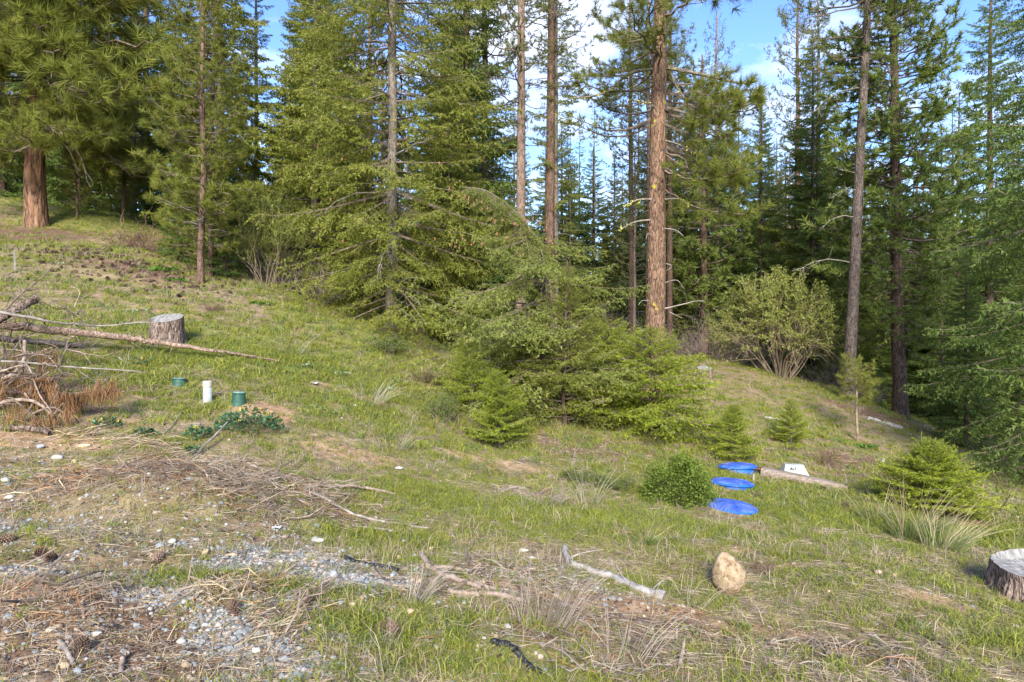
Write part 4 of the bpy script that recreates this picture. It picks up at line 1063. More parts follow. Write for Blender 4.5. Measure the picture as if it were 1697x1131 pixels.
def second_row():
    """full firs standing directly behind the first trunks"""
    rng = np.random.default_rng(80); px = 905.0; k = 0
    while px < 1700:
        D = rng.uniform(27, 37); x = (px - 848.5) / F * D; z = Hs(x, D)
        ty = rng.uniform(225, 330) if px < 1075 else (rng.uniform(90, 240) if px < 1400 else rng.uniform(150, 300))
        key, hh = [('fir_a', 15), ('fir_b', 18), ('fir_c', 12)][k % 3]; s = (EYE + (565.5 - ty) / F * D - z) / hh
        wh = ['in the gap left of the tall tan pine', 'behind the thin far trunks', 'above the willow', 'behind the leaning trunk', 'behind the near-black trunk'][int(np.searchsorted([1075, 1180, 1390, 1480], px))]
        place(MESHES[key], 'fir', ['full mid-green fir ', 'tall layered fir ', 'dark broad fir '][k % 3] + wh, 'tree', (x, D, z - .1), rng.uniform(0, 6.28), float(np.clip(s, .35, 1.1)), 'second row of firs')
        px += rng.uniform(26, 46); k += 1
second_row()
# ---------------------------------------------------------------- shrubs
def shrub(key, rng, nstem, h, spread, levels, leaf, leafn, mats, stem_r=0.02, leaf_l=0.035, leaf_w=0.018, crook=0.18, up=0.35, fork=(2, 4), dome=None):
    mb = MB(); V0, V1 = [], []
    WV, WF, wn = [], [], 0
    def seg(p, d, L, r, lev):
        nonlocal wn
        n = 5; q = [p]; dd = d
        for k in range(n):
            dd = unit(dd + rng.normal(0, crook, 3) + np.array([0, 0, up * 0.12])); q.append(q[-1] + dd * L / n)
        q = np.array(q)
        v, f = tube(q, np.linspace(r, r * .55, n + 1), 5 if lev == 0 else 3); WV.append(v); WF.append(f + wn); wn += len(v)
        if lev >= levels - 1:
            for k in range(n): V0.append(q[k]); V1.append(q[k + 1])
        if lev < levels:
            for k in range(rng.integers(*fork)):
                b = q[rng.integers(2, n + 1)]
                nd = unit(dd + rng.normal(0, .55, 3) + np.array([0, 0, up * .5]))
                seg(b, nd, L * rng.uniform(.5, .8), r * .55, lev + 1)
    for i in range(nstem):
        az = i * 2.399 + rng.normal(0, .3); t = spread * math.sqrt((i + .5) / nstem)
        p = np.array([math.cos(az), math.sin(az), 0]) * rng.uniform(.02, .25) * h * .3
        p[2] = -.05
        seg(p, unit(np.array([math.cos(az) * t, math.sin(az) * t, 1.0])), h * rng.uniform(.38, .55), stem_r * rng.uniform(.6, 1.2), 0)
    mb.add(np.concatenate(WV), np.concatenate(WF), 1)
    if leaf:
        V0, V1 = np.array(V0), np.array(V1)
        c = V0[rng.integers(len(V0), size=leafn)]; k = rng.integers(len(V0), size=leafn)
        c = V0[k] + (V1[k] - V0[k]) * rng.random((leafn, 1)) + rng.normal(0, .02, (leafn, 3))
        d = unit(rng.normal(size=(leafn, 3)) + [0, 0, .5]); w = unit(np.cross(d, rng.normal(size=(leafn, 3))))
        l = leaf_l * rng.uniform(.6, 1.3, (leafn, 1)); ww = leaf_w * rng.uniform(.7, 1.2, (leafn, 1))
        v = np.stack([c, c + d * l * .5 + w * ww, c + d * l, c + d * l * .5 - w * ww], 1).reshape(-1, 3)
        mb.add(v, np.arange(leafn * 4).reshape(-1, 4), 0, np.repeat(rng.random(leafn), 4))
    MESHES[key] = mb.mesh(key, [M[mats[0]], M[mats[1]]])
    return MESHES[key]
def put(me, name, label, cat, loc, rz=0.0, s=1.0, group=None):
    o = bpy.data.objects.new(name, me); COL.objects.link(o); o.location = loc; o.rotation_euler = (0, 0, rz); o.scale = (s, s, s) if np.ndim(s) == 0 else s
    return tag(o, label, cat, group)

rs = np.random.default_rng(61)
def willow():
    rng = np.random.default_rng(610); m = MB(); R, Hh = 2.35, 3.3; V0, V1 = [], []
    dome = lambda az, el, q=1.0: np.array([math.cos(az) * math.cos(el) * R * q, math.sin(az) * math.cos(el) * R * q, .35 + math.sin(el) * (Hh - .35) * q])
    lump = rng.uniform(.82, 1.08, 40)
    for i in range(26):
        az = i * 2.399 + rng.normal(0, .3); el = math.radians(rng.uniform(12, 85)); tip = dome(az, el, .62); b0 = np.array([math.cos(az), math.sin(az), 0]) * rng.uniform(.05, .35)
        mid = b0 * .5 + tip * .45 + [0, 0, .10] + rng.normal(0, .10, 3); p = smooth_path([b0 + [0, 0, -.1], mid, tip], 9)
        v, f = tube(p, np.linspace(.030, .013, 9) * rng.uniform(.6, 1.2), 6, jitter=.08, rng=rng); m.add(v, f, 1, .5, True)
        for k in range(9):
            q = p[rng.integers(4, 9)]; a2 = az + rng.normal(0, .42); e2 = el + rng.normal(0, .30); e2 = min(max(e2, .02), 1.5); t2 = dome(a2, e2, .93 * lump[(i * 3 + k) % 40])
            p2 = smooth_path([q, q * .45 + t2 * .55 + rng.normal(0, .08, 3), t2], 6); v, f = tube(p2, np.linspace(.012, .005, 6), 4); m.add(v, f, 1, .5)
            for z in range(2, 5): V0.append(p2[z]); V1.append(p2[z + 1])
            for z in range(7):
                o = p2[rng.integers(2, 6)]; e3 = o + unit(unit(t2 - q) + rng.normal(0, .55, 3)) * rng.uniform(.15, .42); md = (o + e3) / 2 + rng.normal(0, .02, 3)
                v, f = tube(np.array([o, md, e3]), [.005, .004, .002], 3); m.add(v, f, 1, .5); V0 += [o, md]; V1 += [md, e3]
    V0, V1 = np.array(V0), np.array(V1); n = 42000; k = rng.integers(len(V0), size=n); c = V0[k] + (V1[k] - V0[k]) * rng.random((n, 1)) + rng.normal(0, .025, (n, 3))
    keep = rng.random(n) < np.clip((c[:, 2] - .5) / 1.3, .08, 1); c = c[keep]; n = len(c)
    dd = unit(rng.normal(size=(n, 3)) + [0, 0, .5]); w = unit(np.cross(dd, rng.normal(size=(n, 3)))); l = rng.uniform(.035, .085, (n, 1)); ww = l * .26
    v = np.stack([c, c + dd * l * .5 + w * ww, c + dd * l, c + dd * l * .5 - w * ww], 1).reshape(-1, 3); m.add(v, np.arange(n * 4).reshape(-1, 4), 0, np.repeat(rng.random(n), 4))
    t = empty('willow_shrub', at(1292, 20.0)); tag(t, 'rounded pale yellow-green willow dome with bare tan stems fanning from its base', 'shrub')
    m.build('branches_and_leaves', [M['willow'], M['willowstem']], t)['kind'] = 'stuff'
willow()
shrub('bare_brush', rs, 26, 1.6, 1.1, 3, False, 0, ('willow', 'brushstem'), .012, crook=.22, up=.3)
shrub('budding_brush', rs, 10, 2.6, .6, 3, True, 5000, ('willow', 'willowstem'), .010, .040, .018, crook=.12, up=.5)
shrub('leafy_brush', rs, 22, .8, 1.0, 3, True, 3200, ('box', 'brushstem'), .008, .030, .012, crook=.2)
BR = [(1020, 24.0, 1.1, 1.3, 'dusky brush far behind the slim grey trunk'), (1150, 27, 2.1, 1.4, 'tall grey brush between the thin far trunks'), (1080, 20.5, 2.7, .8, 'grey twigs at the hidden foot of the tan pine'), (1240, 23.5, 0.9, 1.3, 'grey brush directly behind the willow'), (1165, 22.5, .3, 1.15, 'grey leafless brush between the tan pine and the willow'), (1130, 24, 1.3, 1.1, 'grey leafless brush just right of the tan pine'),
      (1010, 19.5, 2.2, .95, 'greyish leafless brush left of the tan pine'), (1210, 21.5, 3.0, 1.0, 'grey brush at the left foot of the willow'),
      (985, 22.5, 4.2, 1.2, 'leafless thicket behind the bent fir'), (1375, 21.5, 5.0, .9, 'grey brush between the willow and the leaning trunk'),
      (470, 17.0, .8, .85, 'dusky leafless brush at the left foot of the broad fir'), (1440, 19.5, 2.8, .7, 'low grey brush left of the near-black trunk'),
      (530, 16.2, 4.1, .75, 'tangled bare twigs beneath the broad fir boughs'), (1700, 14.6, 3.1, .8, 'pale dead twigs under the border fir')]
for px, D, rz, s, lab in BR: put(MESHES['bare_brush'], 'bare_shrub', lab, 'shrub', at(px, D, -.03), rz, s, 'leafless brush')
for px, D, rz, s, lab in [(440, 15.8, .1, .85, 'budding shrub with thin whitish stems between the slim pine and the broad fir'), (462, 16.6, 1.1, 1.0, 'taller budding shrub behind the whitish stems'),
                          (395, 17.5, 2.1, .9, 'sparse budding shrub by the slim young pines')]:
    put(MESHES['budding_brush'], 'budding_shrub', lab, 'shrub', at(px, D, -.03), rz, s)
# the brown heap of fine twigs on the upper slope
shrub('twig_heap', rs, 70, .95, 2.2, 2, False, 0, ('willow', 'brown_stem'), .008, crook=.3, up=-.05)
put(MESHES['twig_heap'], 'brush_heap', 'wide brown heap of fine twigs on the upper slope', 'brush', at(238, 17.6, -.02), .4, (2.0, 1.3, 1.35))
put(MESHES['twig_heap'], 'dead_shrub', 'low grey-brown shrub in the grass below the slim young pine', 'shrub', at(352, 12.9, -.03), 2.4, (.42, .42, .38))
put(MESHES['twig_heap'], 'dead_shrub', 'low grey shrub left of the fir saplings', 'shrub', at(700, 12.4, -.03), 1.4, (.62, .5, .42))
put(MESHES['twig_heap'], 'dead_shrub', 'dark wiry dead shrub leaning behind the boulder', 'shrub', at(1262, 5.5, -.02), 4.4, (.27, .27, .22))
put(MESHES['twig_heap'], 'dead_shrub', 'reddish bare shrub beyond the white box', 'shrub', at(1368, 11.8, -.03), 3.4, (.52, .5, .62))
for px, D, rz, s, lab in [(640, 13.2, .5, (.95, .9, .6), 'mounded small-leaved shrub under the tips of the broad fir'), (735, 10.9, 1.5, (.62, .62, .75), 'small upright leafy shrub left of the saplings'),
                          (1015, 9.0, 2.5, (.78, .7, .32), 'low green mat-like shrub in the grass before the fir clump'), (958, 9.3, 2.9, (.6, .6, .30), 'lower dull mat shrub beside the long grass stalks')]:
    put(MESHES['leafy_brush'], 'leafy_shrub', lab, 'shrub', at(px, D, -.03), rz, s)
# clipped-looking dense shrub beside the nearest lid
def dense_shrub():
    rng = np.random.default_rng(62); mb = MB(); n = 13000
    d = unit(rng.normal(size=(n, 3))); d[:, 2] = np.abs(d[:, 2])
    r = rng.random(n) ** .25 * (1 + .10 * rng.normal(size=n) * (rng.random(n) < .25))
    lump = 1 + .38 * (fbm(d[:, 0] * 2.6 + 4, d[:, 1] * 2.6 + d[:, 2] * 3, 3, 5) - .5) * 2
    c = d * (r * lump)[:, None] * [.42, .40, .60] + [0, 0, .02]
    kp = (fbm(c[:, 0] * 9 + 3, c[:, 1] * 9 + c[:, 2] * 7, 3, 8) > .43) | (r < .7); c, d, r = c[kp], d[kp], r[kp]; n = len(c)
    dd = unit(d + rng.normal(0, .8, (n, 3))); w = unit(np.cross(dd, rng.normal(size=(n, 3))))
    l = rng.uniform(.018, .034, (n, 1)); ww = l * .38
    v = np.stack([c, c + dd * l * .5 + w * ww, c + dd * l, c + dd * l * .5 - w * ww], 1).reshape(-1, 3)
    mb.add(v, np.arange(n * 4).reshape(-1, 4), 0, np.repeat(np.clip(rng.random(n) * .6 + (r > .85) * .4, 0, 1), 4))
    for k in range(60):
        a = rng.uniform(0, 6.28); e = rng.uniform(.2, 1.4)
        q = np.array([math.cos(a) * math.cos(e), math.sin(a) * math.cos(e), math.sin(e)]) * .38
        vv, f = tube(np.array([[0, 0, -.03], q * .5 + rng.normal(0, .03, 3), q]), [.006, .004, .002], 3); mb.add(vv, f, 1)
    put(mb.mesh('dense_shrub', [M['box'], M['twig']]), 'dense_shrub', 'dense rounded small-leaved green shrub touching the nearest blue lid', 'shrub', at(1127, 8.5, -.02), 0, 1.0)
dense_shrub()
# dark glossy-leaved plants with yellow flowers
def holly_plant(key, seed, w, d, h, nl, nf):
    rng = np.random.default_rng(seed); mb = MB()
    for k in range(nl):
        a = rng.uniform(0, 6.28); rr = math.sqrt(rng.random())
        c = np.array([math.cos(a) * rr * w, math.sin(a) * rr * d, h * (1 - rr ** 2 * .7) * rng.uniform(.25, 1.05)])
        dr = unit(np.array([math.cos(a), math.sin(a), .5]) + rng.normal(0, .6, 3)); sd_ = unit(np.cross(dr, [rng.normal(), rng.normal(), 1])); nn = np.cross(dr, sd_)
        L = rng.uniform(.035, .06); b = L * .42
        pts = [c, c + dr * L * .25 + sd_ * b * .9, c + dr * L * .45 + sd_ * b * .65, c + dr * L * .65 + sd_ * b * .95, c + dr * L, c + dr * L * .65 - sd_ * b * .95, c + dr * L * .45 - sd_ * b * .65, c + dr * L * .25 - sd_ * b * .9]
        mid = c + dr * L * .5 + nn * .008
        mb.add(pts + [mid], [[8, i, (i + 1) % 8] for i in range(8)], 0, rng.random())
        if k % 6 == 0:
            v, f = tube(np.array([[c[0] * .3, c[1] * .3, -.02], c * [.8, .8, .5], c]), [.004, .003, .002], 3); mb.add(v, f, 1)
    t = put(mb.mesh(key, [M['holly'], M['twig']]), 'x', '', '', (0, 0, 0))
    for k in range(nf):
        m2 = MB(); a = rng.uniform(0, 6.28); rr = rng.uniform(.2, .95)
        c = np.array([math.cos(a) * rr * w, math.sin(a) * rr * d, h * (.98 - rr ** 2 * .6)])
        for q in range(16):
            p = c + rng.normal(0, .012, 3); e = rng.normal(0, .006, (3, 3)); m2.add(p + e, [[0, 1, 2]], 0)
        o = m2.build('flower_cluster', M['yellow'], t); o['kind'] = 'stuff'
    return t
for key, seed, px, D, w, d, h, nl, nf, lab in [('holly_a', 1, 413, 8.15, .40, .28, .30, 330, 6, 'widest dark glossy-leaved bush, dotted with yellow flowers below the green box'),
                                              ('holly_b', 2, 330, 7.7, .16, .12, .14, 60, 2, 'small glossy-leaved plant left of the widest glossy bush'),
                                              ('holly_c', 3, 240, 7.6, .12, .09, .10, 45, 1, 'little glossy-leaved plant between the brush pile and the glossy bush'),
                                              ('holly_d', 4, 178, 7.7, .15, .10, .12, 60, 2, 'small glossy-leaved plant at the right end of the brush pile'),
                                              ('holly_e', 5, 238, 9.6, .12, .09, .10, 26, 1, 'sparse flowering glossy plant in the grass left of the white pipe'),
                                              ('holly_f', 6, 318, 7.3, .09, .07, .07, 30, 0, 'flat glossy-leaved sprig below the small glossy plants')]:
    t = holly_plant(key, seed, w, d, h, nl, nf); t.name = 'glossy_bush'; t.location = at(px, D, -.01); tag(t, lab, 'bush')
# broad bright leaves
def leafy_patch(name, label, px, D, w, d, n, mat, L=.12, hgt=.10):
    rng = np.random.default_rng(int(px)); mb = MB()
    for k in range(n):
        a = rng.uniform(0, 6.28); rr = math.sqrt(rng.random()); c = np.array([math.cos(a) * rr * w, math.sin(a) * rr * d, 0])
        az = rng.uniform(0, 6.28); e = rng.uniform(.4, 1.1); dr = np.array([math.cos(az) * math.cos(e), math.sin(az) * math.cos(e), math.sin(e)]); sd_ = np.array([-math.sin(az), math.cos(az), 0])
        l = L * rng.uniform(.6, 1.2); tip = c + dr * l + [0, 0, -l * .15]
        mb.add([c, c + dr * l * .5 + sd_ * l * .22, tip, c + dr * l * .5 - sd_ * l * .22, c + dr * l * .5 + [0, 0, l * .05]], [[0, 1, 4], [1, 2, 4], [2, 3, 4], [3, 0, 4]], 0, rng.random())
    put(mb.mesh(name, [M[mat]]), name, label, 'plant', at(px, D, .0))
leafy_patch('herb_patch', 'bright green leafy herb patch at the foot of the brown brush heap', 265, 15.2, .42, .3, 90, 'herb', .16)
leafy_patch('herb_patch', 'green leafy herbs just left of the slim young pine', 292, 14.6, .25, .2, 50, 'herb', .14)
leafy_patch('herb_patch', 'small herb patch by the shrub stems near the broad fir', 428, 13.9, .2, .15, 40, 'herb', .12)
leafy_patch('herb_patch', 'leafy herbs at the foot of the little round-headed pine', 1424, 13.7, .35, .2, 70, 'herb', .12)
for px, D, w, lab in [(175, 12.2, .3, 'white-green leaf rosettes in the meadow, uppermost patch'), (228, 12.0, .28, 'pale leaf rosettes above the peeling log, widest patch'), (118, 11.4, .18, 'pale leaf rosettes left in the meadow'),
                      (100, 14.3, .18, 'pale leaf rosettes near the sloping grey branch tip'), (247, 11.4, .22, 'pale leaf rosettes just behind the small stump'), (505, 11.0, .2, 'pale leaf rosettes past the tip of the peeling log'),
                      (562, 11.2, .2, 'pale rosettes in the lush grass'), (640, 11.3, .15, 'pale rosettes near the leafless low shrub')]:
    leafy_patch('leaf_rosette', lab, px, D, w, w * .6, 34, 'sage', .085)

# ---------------------------------------------------------------- tall grass clumps one can point at
def grass_clump(name, label, px, D, r, h, n_green, n_dry, lean=(0.0, 0.0), seed=1, spreadk=.8, dw=.0016):
    rng = np.random.default_rng(seed); mb = MB()
    for n, mat, hh, wd in ((n_green, 0, h * .5, .0026), (n_dry, 1, h, dw)):
        for k in range(n):
            a = rng.uniform(0, 6.28); rr = r * math.sqrt(rng.random()) * .5
            p = np.array([math.cos(a) * rr, math.sin(a) * rr, -.01]); L = hh * rng.uniform(.45, 1.1)
            tlt = spreadk * rng.uniform(.1, 1.0); d = unit(np.array([math.cos(a) * tlt + lean[0], math.sin(a) * tlt + lean[1], 1.0]))
            bend = np.array([math.cos(a), math.sin(a), -.6]) * L * rng.uniform(.05, .3)
            q = [p, p + d * L * .4, p + d * L * .75 + bend * .4, p + d * L + bend]
            s = unit(np.cross(d, [math.cos(a + 1), math.sin(a + 1), 0.2])) * wd
            v = [q[0] - s, q[0] + s, q[1] - s, q[1] + s, q[2] - s * .7, q[2] + s * .7, q[3]]
            mb.add(v[:6], [[0, 1, 3, 2], [2, 3, 5, 4]], mat, rng.random()); mb.add([v[4], v[5], v[6]], [[0, 1, 2]], mat, rng.random())
    return put(mb.mesh(name, [M['grass_cool'], M['greystraw' if name == 'dry_weeds' else 'straw']]), name, label, 'grass', at(px, D, 0))
grass_clump('bunch_grass', 'tall bunch grass with long straw stalks in front of the two-leader sapling', 1512, 7.6, .35, .80, 340, 90, (.25, 0), 1, .9, .0017)
grass_clump('bunch_grass', 'straw-topped bunch grass left of the big stump', 1560, 7.2, .35, .70, 240, 80, (.5, .1), 2, .9, .0017)
grass_clump('bunch_grass', 'wiry bunch grass with stalks leaning to the stump', 1450, 8.3, .3, .55, 120, 40, (-.1, 0), 3, .8, .0016)
grass_clump('bunch_grass', 'blue-green grass tuft between the dense shrub and the driftwood stick', 1068, 6.2, .16, .28, 110, 26, (0, 0), 4, 1.2)
grass_clump('bunch_grass', 'bright short grass tuft at the lower right', 1228, 4.35, .10, .12, 130, 4, (0, 0), 5, .6)
grass_clump('bunch_grass', 'dull green tuft under the slope at the lower border', 1510, 4.45, .14, .16, 130, 8, (0, 0), 6, .9)
grass_clump('dry_weeds', 'grey-tan dead weed stalks sweeping up at the bottom centre', 905, 3.9, .35, .55, 6, 120, (.35, .25), 7, .7, .0012)
grass_clump('dry_weeds', 'long straw stalks crossing at the lower border', 1040, 3.6, .25, .50, 6, 34, (.5, .2), 8, .7, .0014)
grass_clump('dry_weeds', 'flattened straw tuft beside the tan bare soil', 690, 4.15, .12, .32, 10, 70, (.5, .3), 9, .5, .0014)
grass_clump('dry_weeds', 'thin weed stalks standing before the low mat shrub', 975, 8.0, .25, .60, 20, 34, (.15, 0), 10, .6)
grass_clump('dry_weeds', 'pale weed tangle in the centre of the slope', 650, 8.9, .4, .45, 20, 60, (.2, 0), 11, 1.1)
grass_clump('dry_weeds', 'straw stalks left of the low shrub in the upper meadow', 480, 11.4, .4, .60, 20, 40, (.1, 0), 12, .8, .0012)
grass_clump('dry_weeds', 'straw tangle at the centre right of the lit meadow', 610, 10.4, .5, .50, 20, 60, (.2, 0), 13, 1.3, .0022)
grass_clump('dry_weeds', 'white-grey weed tangle just below the saplings', 905, 7.7, .35, .30, 20, 90, (0, 0), 14, 1.5)
grass_clump('dry_weeds', 'loose straw at the base of the densest sapling', 820, 9.2, .5, .35, 20, 60, (0, 0), 15, 1.5)
grass_clump('dry_weeds', 'tall thin weed in the bare lower right slope', 1150, 4.6, .1, .45, 3, 12, (.3, 0), 16, .8, .0012)
grass_clump('dry_weeds', 'sloping straw stalks on the gravel of the lower centre', 570, 4.6, .2, .40, 3, 14, (.7, .3), 17, .8, .0012)

# ---------------------------------------------------------------- scattered ground cover (uncountable)
def scatter(name, pts, rot, scl, protos, idx, group=None):
    c = bpy.data.collections.new(name + '_kinds')
    for k, (me) in enumerate(protos):
        o = bpy.data.objects.new('%s_kind_%02d' % (name, k), me); c.objects.link(o)
    me = bpy.data.meshes.new(name); me.vertices.add(len(pts)); me.vertices.foreach_set('co', np.asarray(pts, np.float32).ravel())
    a = me.attributes.new('rot', 'FLOAT_VECTOR', 'POINT'); a.data.foreach_set('vector', np.asarray(rot, np.float32).ravel())
    a = me.attributes.new('scl', 'FLOAT_VECTOR', 'POINT'); a.data.foreach_set('vector', np.asarray(scl, np.float32).ravel())
    a = me.attributes.new('kind_index', 'INT', 'POINT'); a.data.foreach_set('value', np.asarray(idx, np.int32))
    o = bpy.data.objects.new(name, me); COL.objects.link(o); o['kind'] = 'stuff'
    ng = bpy.data.node_groups.new(name, 'GeometryNodeTree')
    ng.interface.new_socket('Geometry', in_out='INPUT', socket_type='NodeSocketGeometry'); ng.interface.new_socket('Geometry', in_out='OUTPUT', socket_type='NodeSocketGeometry')
    n, l = ng.nodes, ng.links
    gi, go = n.new('NodeGroupInput'), n.new('NodeGroupOutput')
    ip = n.new('GeometryNodeInstanceOnPoints'); ci = n.new('GeometryNodeCollectionInfo'); ci.inputs['Collection'].default_value = c
    ci.inputs['Separate Children'].default_value = True; ci.inputs['Reset Children'].default_value = True
    l.new(gi.outputs[0], ip.inputs['Points']); l.new(ci.outputs[0], ip.inputs['Instance']); ip.inputs['Pick Instance'].default_value = True
    for nm, dt, sk in (('rot', 'FLOAT_VECTOR', 'Rotation'), ('scl', 'FLOAT_VECTOR', 'Scale'), ('kind_index', 'INT', 'Instance Index')):
        na = n.new('GeometryNodeInputNamedAttribute'); na.data_type = dt; na.inputs['Name'].default_value = nm
        l.new(na.outputs['Attribute'], ip.inputs[sk])
    l.new(ip.outputs[0], go.inputs[0])
    md = o.modifiers.new('scatter', 'NODES'); md.node_group = ng
    return o

def blades(rng, n, r, h0, h1, w, mat, lean=.5, flat=False, curve=.3):
    mb = MB()
    a = rng.uniform(0, 6.28, n); rr = r * np.sqrt(rng.random(n)); p = np.stack([np.cos(a) * rr, np.sin(a) * rr, np.full(n, -.008)], 1)
    b = rng.uniform(0, 6.28, n); L = rng.uniform(h0, h1, n)[:, None]
    t = lean * rng.random(n)
    up = 1.0 if not flat else 0.12
    d = unit(np.stack([np.cos(b) * (t if not flat else 1), np.sin(b) * (t if not flat else 1), up * np.ones(n) * (1 if not flat else rng.random(n))], 1))
    s = unit(np.cross(d, unit(rng.normal(size=(n, 3))))) * w * rng.uniform(.6, 1.2, (n, 1))
    m = p + d * L * .55; e = p + d * L + np.stack([np.cos(b), np.sin(b), -np.ones(n) * .5], 1) * L * curve * (0 if flat else 1)
    v = np.stack([p - s, p + s, m + s * .8, m - s * .8, e], 1).reshape(-1, 3)
    k = np.arange(n)[:, None] * 5
    tt = np.repeat(rng.random(n), 5)
    mb.add(v, k + np.array([[0, 1, 2, 3]]), 0, tt)
    mb.add(v, k + np.array([[3, 2, 4]]), 0, tt)
    return mb.mesh('ground_cover', [M[mat]])
def pebble_mesh(rng, mat, flat=.6):
    import bmesh
    bm = bmesh.new(); bmesh.ops.create_icosphere(bm, subdivisions=1, radius=1.0)
    s = rng.uniform(.7, 1.25, 3); s[2] *= flat
    for v in bm.verts: v.co = Vector([v.co[i] * s[i] * rng.uniform(.74, 1.14) for i in range(3)])
    me = bpy.data.meshes.new('pebble'); bm.to_mesh(me); bm.free()
    
    me.materials.append(M[mat]); return me

def samples(n, rmin, rmax, rng, power=1.4, half=44):
    """points on the hillside in front of the camera, denser nearby"""
    r = rmin + (rmax - rmin) * rng.random(n) ** power; a = np.radians(rng.uniform(-half, half, n))
    return r * np.sin(a), r * np.cos(a)
def tilt_euler(x, y, rng, spin=None):
    e = .15; dx = (H(x + e, y) - H(x - e, y)) / (2 * e); dy = (H(x, y + e) - H(x, y - e)) / (2 * e)
    nz = np.stack([-dx, -dy, np.ones_like(dx)], 1); nz = unit(nz)
    a = rng.uniform(0, 6.28, len(x)) if spin is None else spin
    t = np.stack([np.cos(a), np.sin(a), np.zeros_like(a)], 1); t = unit(t - (t * nz).sum(1, keepdims=True) * nz); b = np.cross(nz, t)
    return np.stack([np.arctan2(b[:, 2], nz[:, 2]), -np.arcsin(np.clip(t[:, 2], -1, 1)), np.arctan2(t[:, 1], t[:, 0])], 1)
AVOID = [(at(1212, 8.35), .285), (at(1212, 9.6), .285), (at(1222, 10.8), .285), (at(344, 8.85), .06), (at(395, 8.7), .10), (at(298, 9.2), .10), (at(1205, 5.02), .07)]
def do_scatter(name, n, rmin, rmax, density, protos, size, seed, power=1.4, upright=False, lift=0.0):
    rng = np.random.default_rng(seed); x, y = samples(n, rmin, rmax, rng, power)
    k = rng.random(n) < density(x, y)
    for (ax, ay, az), ar in AVOID: k &= ((x - ax) ** 2 + (y - ay) ** 2) > ar ** 2
    x, y = x[k], y[k]; m = len(x)
    rot = np.stack([np.zeros(m), np.zeros(m), rng.uniform(0, 6.28, m)], 1) if upright else tilt_euler(x, y, rng)
    s = size(rng, m, x, y); s = np.repeat(s[:, None], 3, 1) if s.ndim == 1 else s
    return scatter(name, np.stack([x, y, H(x, y) + lift], 1), rot, s, protos, rng.integers(len(protos), size=m))
rp = np.random.default_rng(90)
patch = lambda x, y, sc=1.6, s=50: np.clip((fbm(x * sc, y * sc, 4, s) - .42) * 6, 0, 1)
bare = lambda x, y: np.clip(np.maximum(zmask('bare', x, y), zmask('gravel', x, y) * 1.0), 0, 1)
litt = lambda x, y: np.clip(zmask('litter', x, y), 0, 1)
thin = lambda x, y: np.clip(zmask('thin', x, y), 0, 1)
dist = lambda x, y: np.clip(zmask('disturbed', x, y), 0, 1)
lush = lambda x, y: np.clip(zmask('lush', x, y), 0, 1)
shade = lambda y: np.clip((30 - y) / 6, 0, 1)

GR = [blades(rp, 16, .045, .03, .085, .0024, 'grass', .7) for _ in range(5)] + [blades(rp, 14, .05, .025, .06, .0024, 'grass_cool', .9) for _ in range(3)]
do_scatter('green_grass', 56000, 2.0, 12, lambda x, y: (1 - .80 * thin(x, y)) * (1 - .82 * dist(x, y) * (1 - .8 * lush(x, y))) * np.clip(.16 + .66 * patch(x, y) * (1 - .8 * litt(x, y)) + .85 * lush(x, y), 0, 1) * (1 - .85 * bare(x, y)) * (1 - .6 * litt(x, y)), GR,
           lambda r, m, x, y: r.uniform(.55, 1.35, m) * (1 + .35 * lush(x, y)), 1, 1.1, True)
GF = [blades(rp, 26, .13, .05, .12, .006, 'grass', .8) for _ in range(4)] + [blades(rp, 22, .13, .05, .10, .006, 'grass_cool', .9) for _ in range(2)]
do_scatter('meadow_grass', 34000, 9, 32, lambda x, y: np.clip(.32 + .6 * patch(x, y, .9) + .7 * lush(x, y), 0, 1) * (1 - .8 * bare(x, y)) * (1 - .65 * litt(x, y)) * shade(y), GF,
           lambda r, m, x, y: r.uniform(.5, 1.2, m), 2, 1.0, True)
MS = [blades(rp, 30, .07, .012, .032, .0032, 'moss', 1.4) for _ in range(5)]
do_scatter('moss_and_clover', 40000, 2.0, 14, lambda x, y: (1 - .7 * dist(x, y)) * np.clip(.55 * patch(x, y, 2.3, 71) + .12, 0, 1) * (1 - .9 * bare(x, y)) * (1 - .5 * litt(x, y)), MS,
           lambda r, m, x, y: r.uniform(.7, 1.6, m), 3, 1.1, False)
ST = [blades(rp, 12, .09, .04, .15, .0016, 'straw', flat=True, lean=1) for _ in range(5)] + [blades(rp, 12, .10, .04, .14, .0018, 'greystraw', flat=True, lean=1) for _ in range(5)]
do_scatter('dry_grass_litter', 36000, 2.0, 16, lambda x, y: np.clip(.22 + .5 * patch(x, y, 2.0, 90) + .5 * litt(x, y), 0, 1) * (1 - .75 * np.clip(zmask('bare', x, y), 0, 1)) * (1 - .5 * lush(x, y)), ST,
           lambda r, m, x, y: r.uniform(.5, 1.25, m) * (1 + .05 * y), 4, 1.2, False, .008)
SU = [blades(rp, 9, .06, .07, .19, .0013, 'straw', .8) for _ in range(4)] + [blades(rp, 8, .06, .06, .17, .0014, 'greystraw', .9) for _ in range(3)]
do_scatter('dry_grass', 12000, 2.0, 22, lambda x, y: np.clip(.05 + .55 * patch(x, y, 1.3, 130) + .3 * thin(x, y), 0, 1) * (1 - .8 * bare(x, y)), SU, lambda r, m, x, y: r.uniform(.5, 1.2, m) * (1 + .04 * y), 5, 1.1, True)
LT = [blades(rp, 14, .08, .02, .07, .0022, 'litter', flat=True, lean=1) for _ in range(4)]
do_scatter('fallen_needle_litter', 42000, 2.0, 26, lambda x, y: np.clip(litt(x, y) * .95 + .05, 0, 1), LT, lambda r, m, x, y: r.uniform(.6, 1.3, m) * (1 + .05 * y), 6, 1.3, False, .006)
PB = [pebble_mesh(rp, 'pebble') for _ in range(10)]
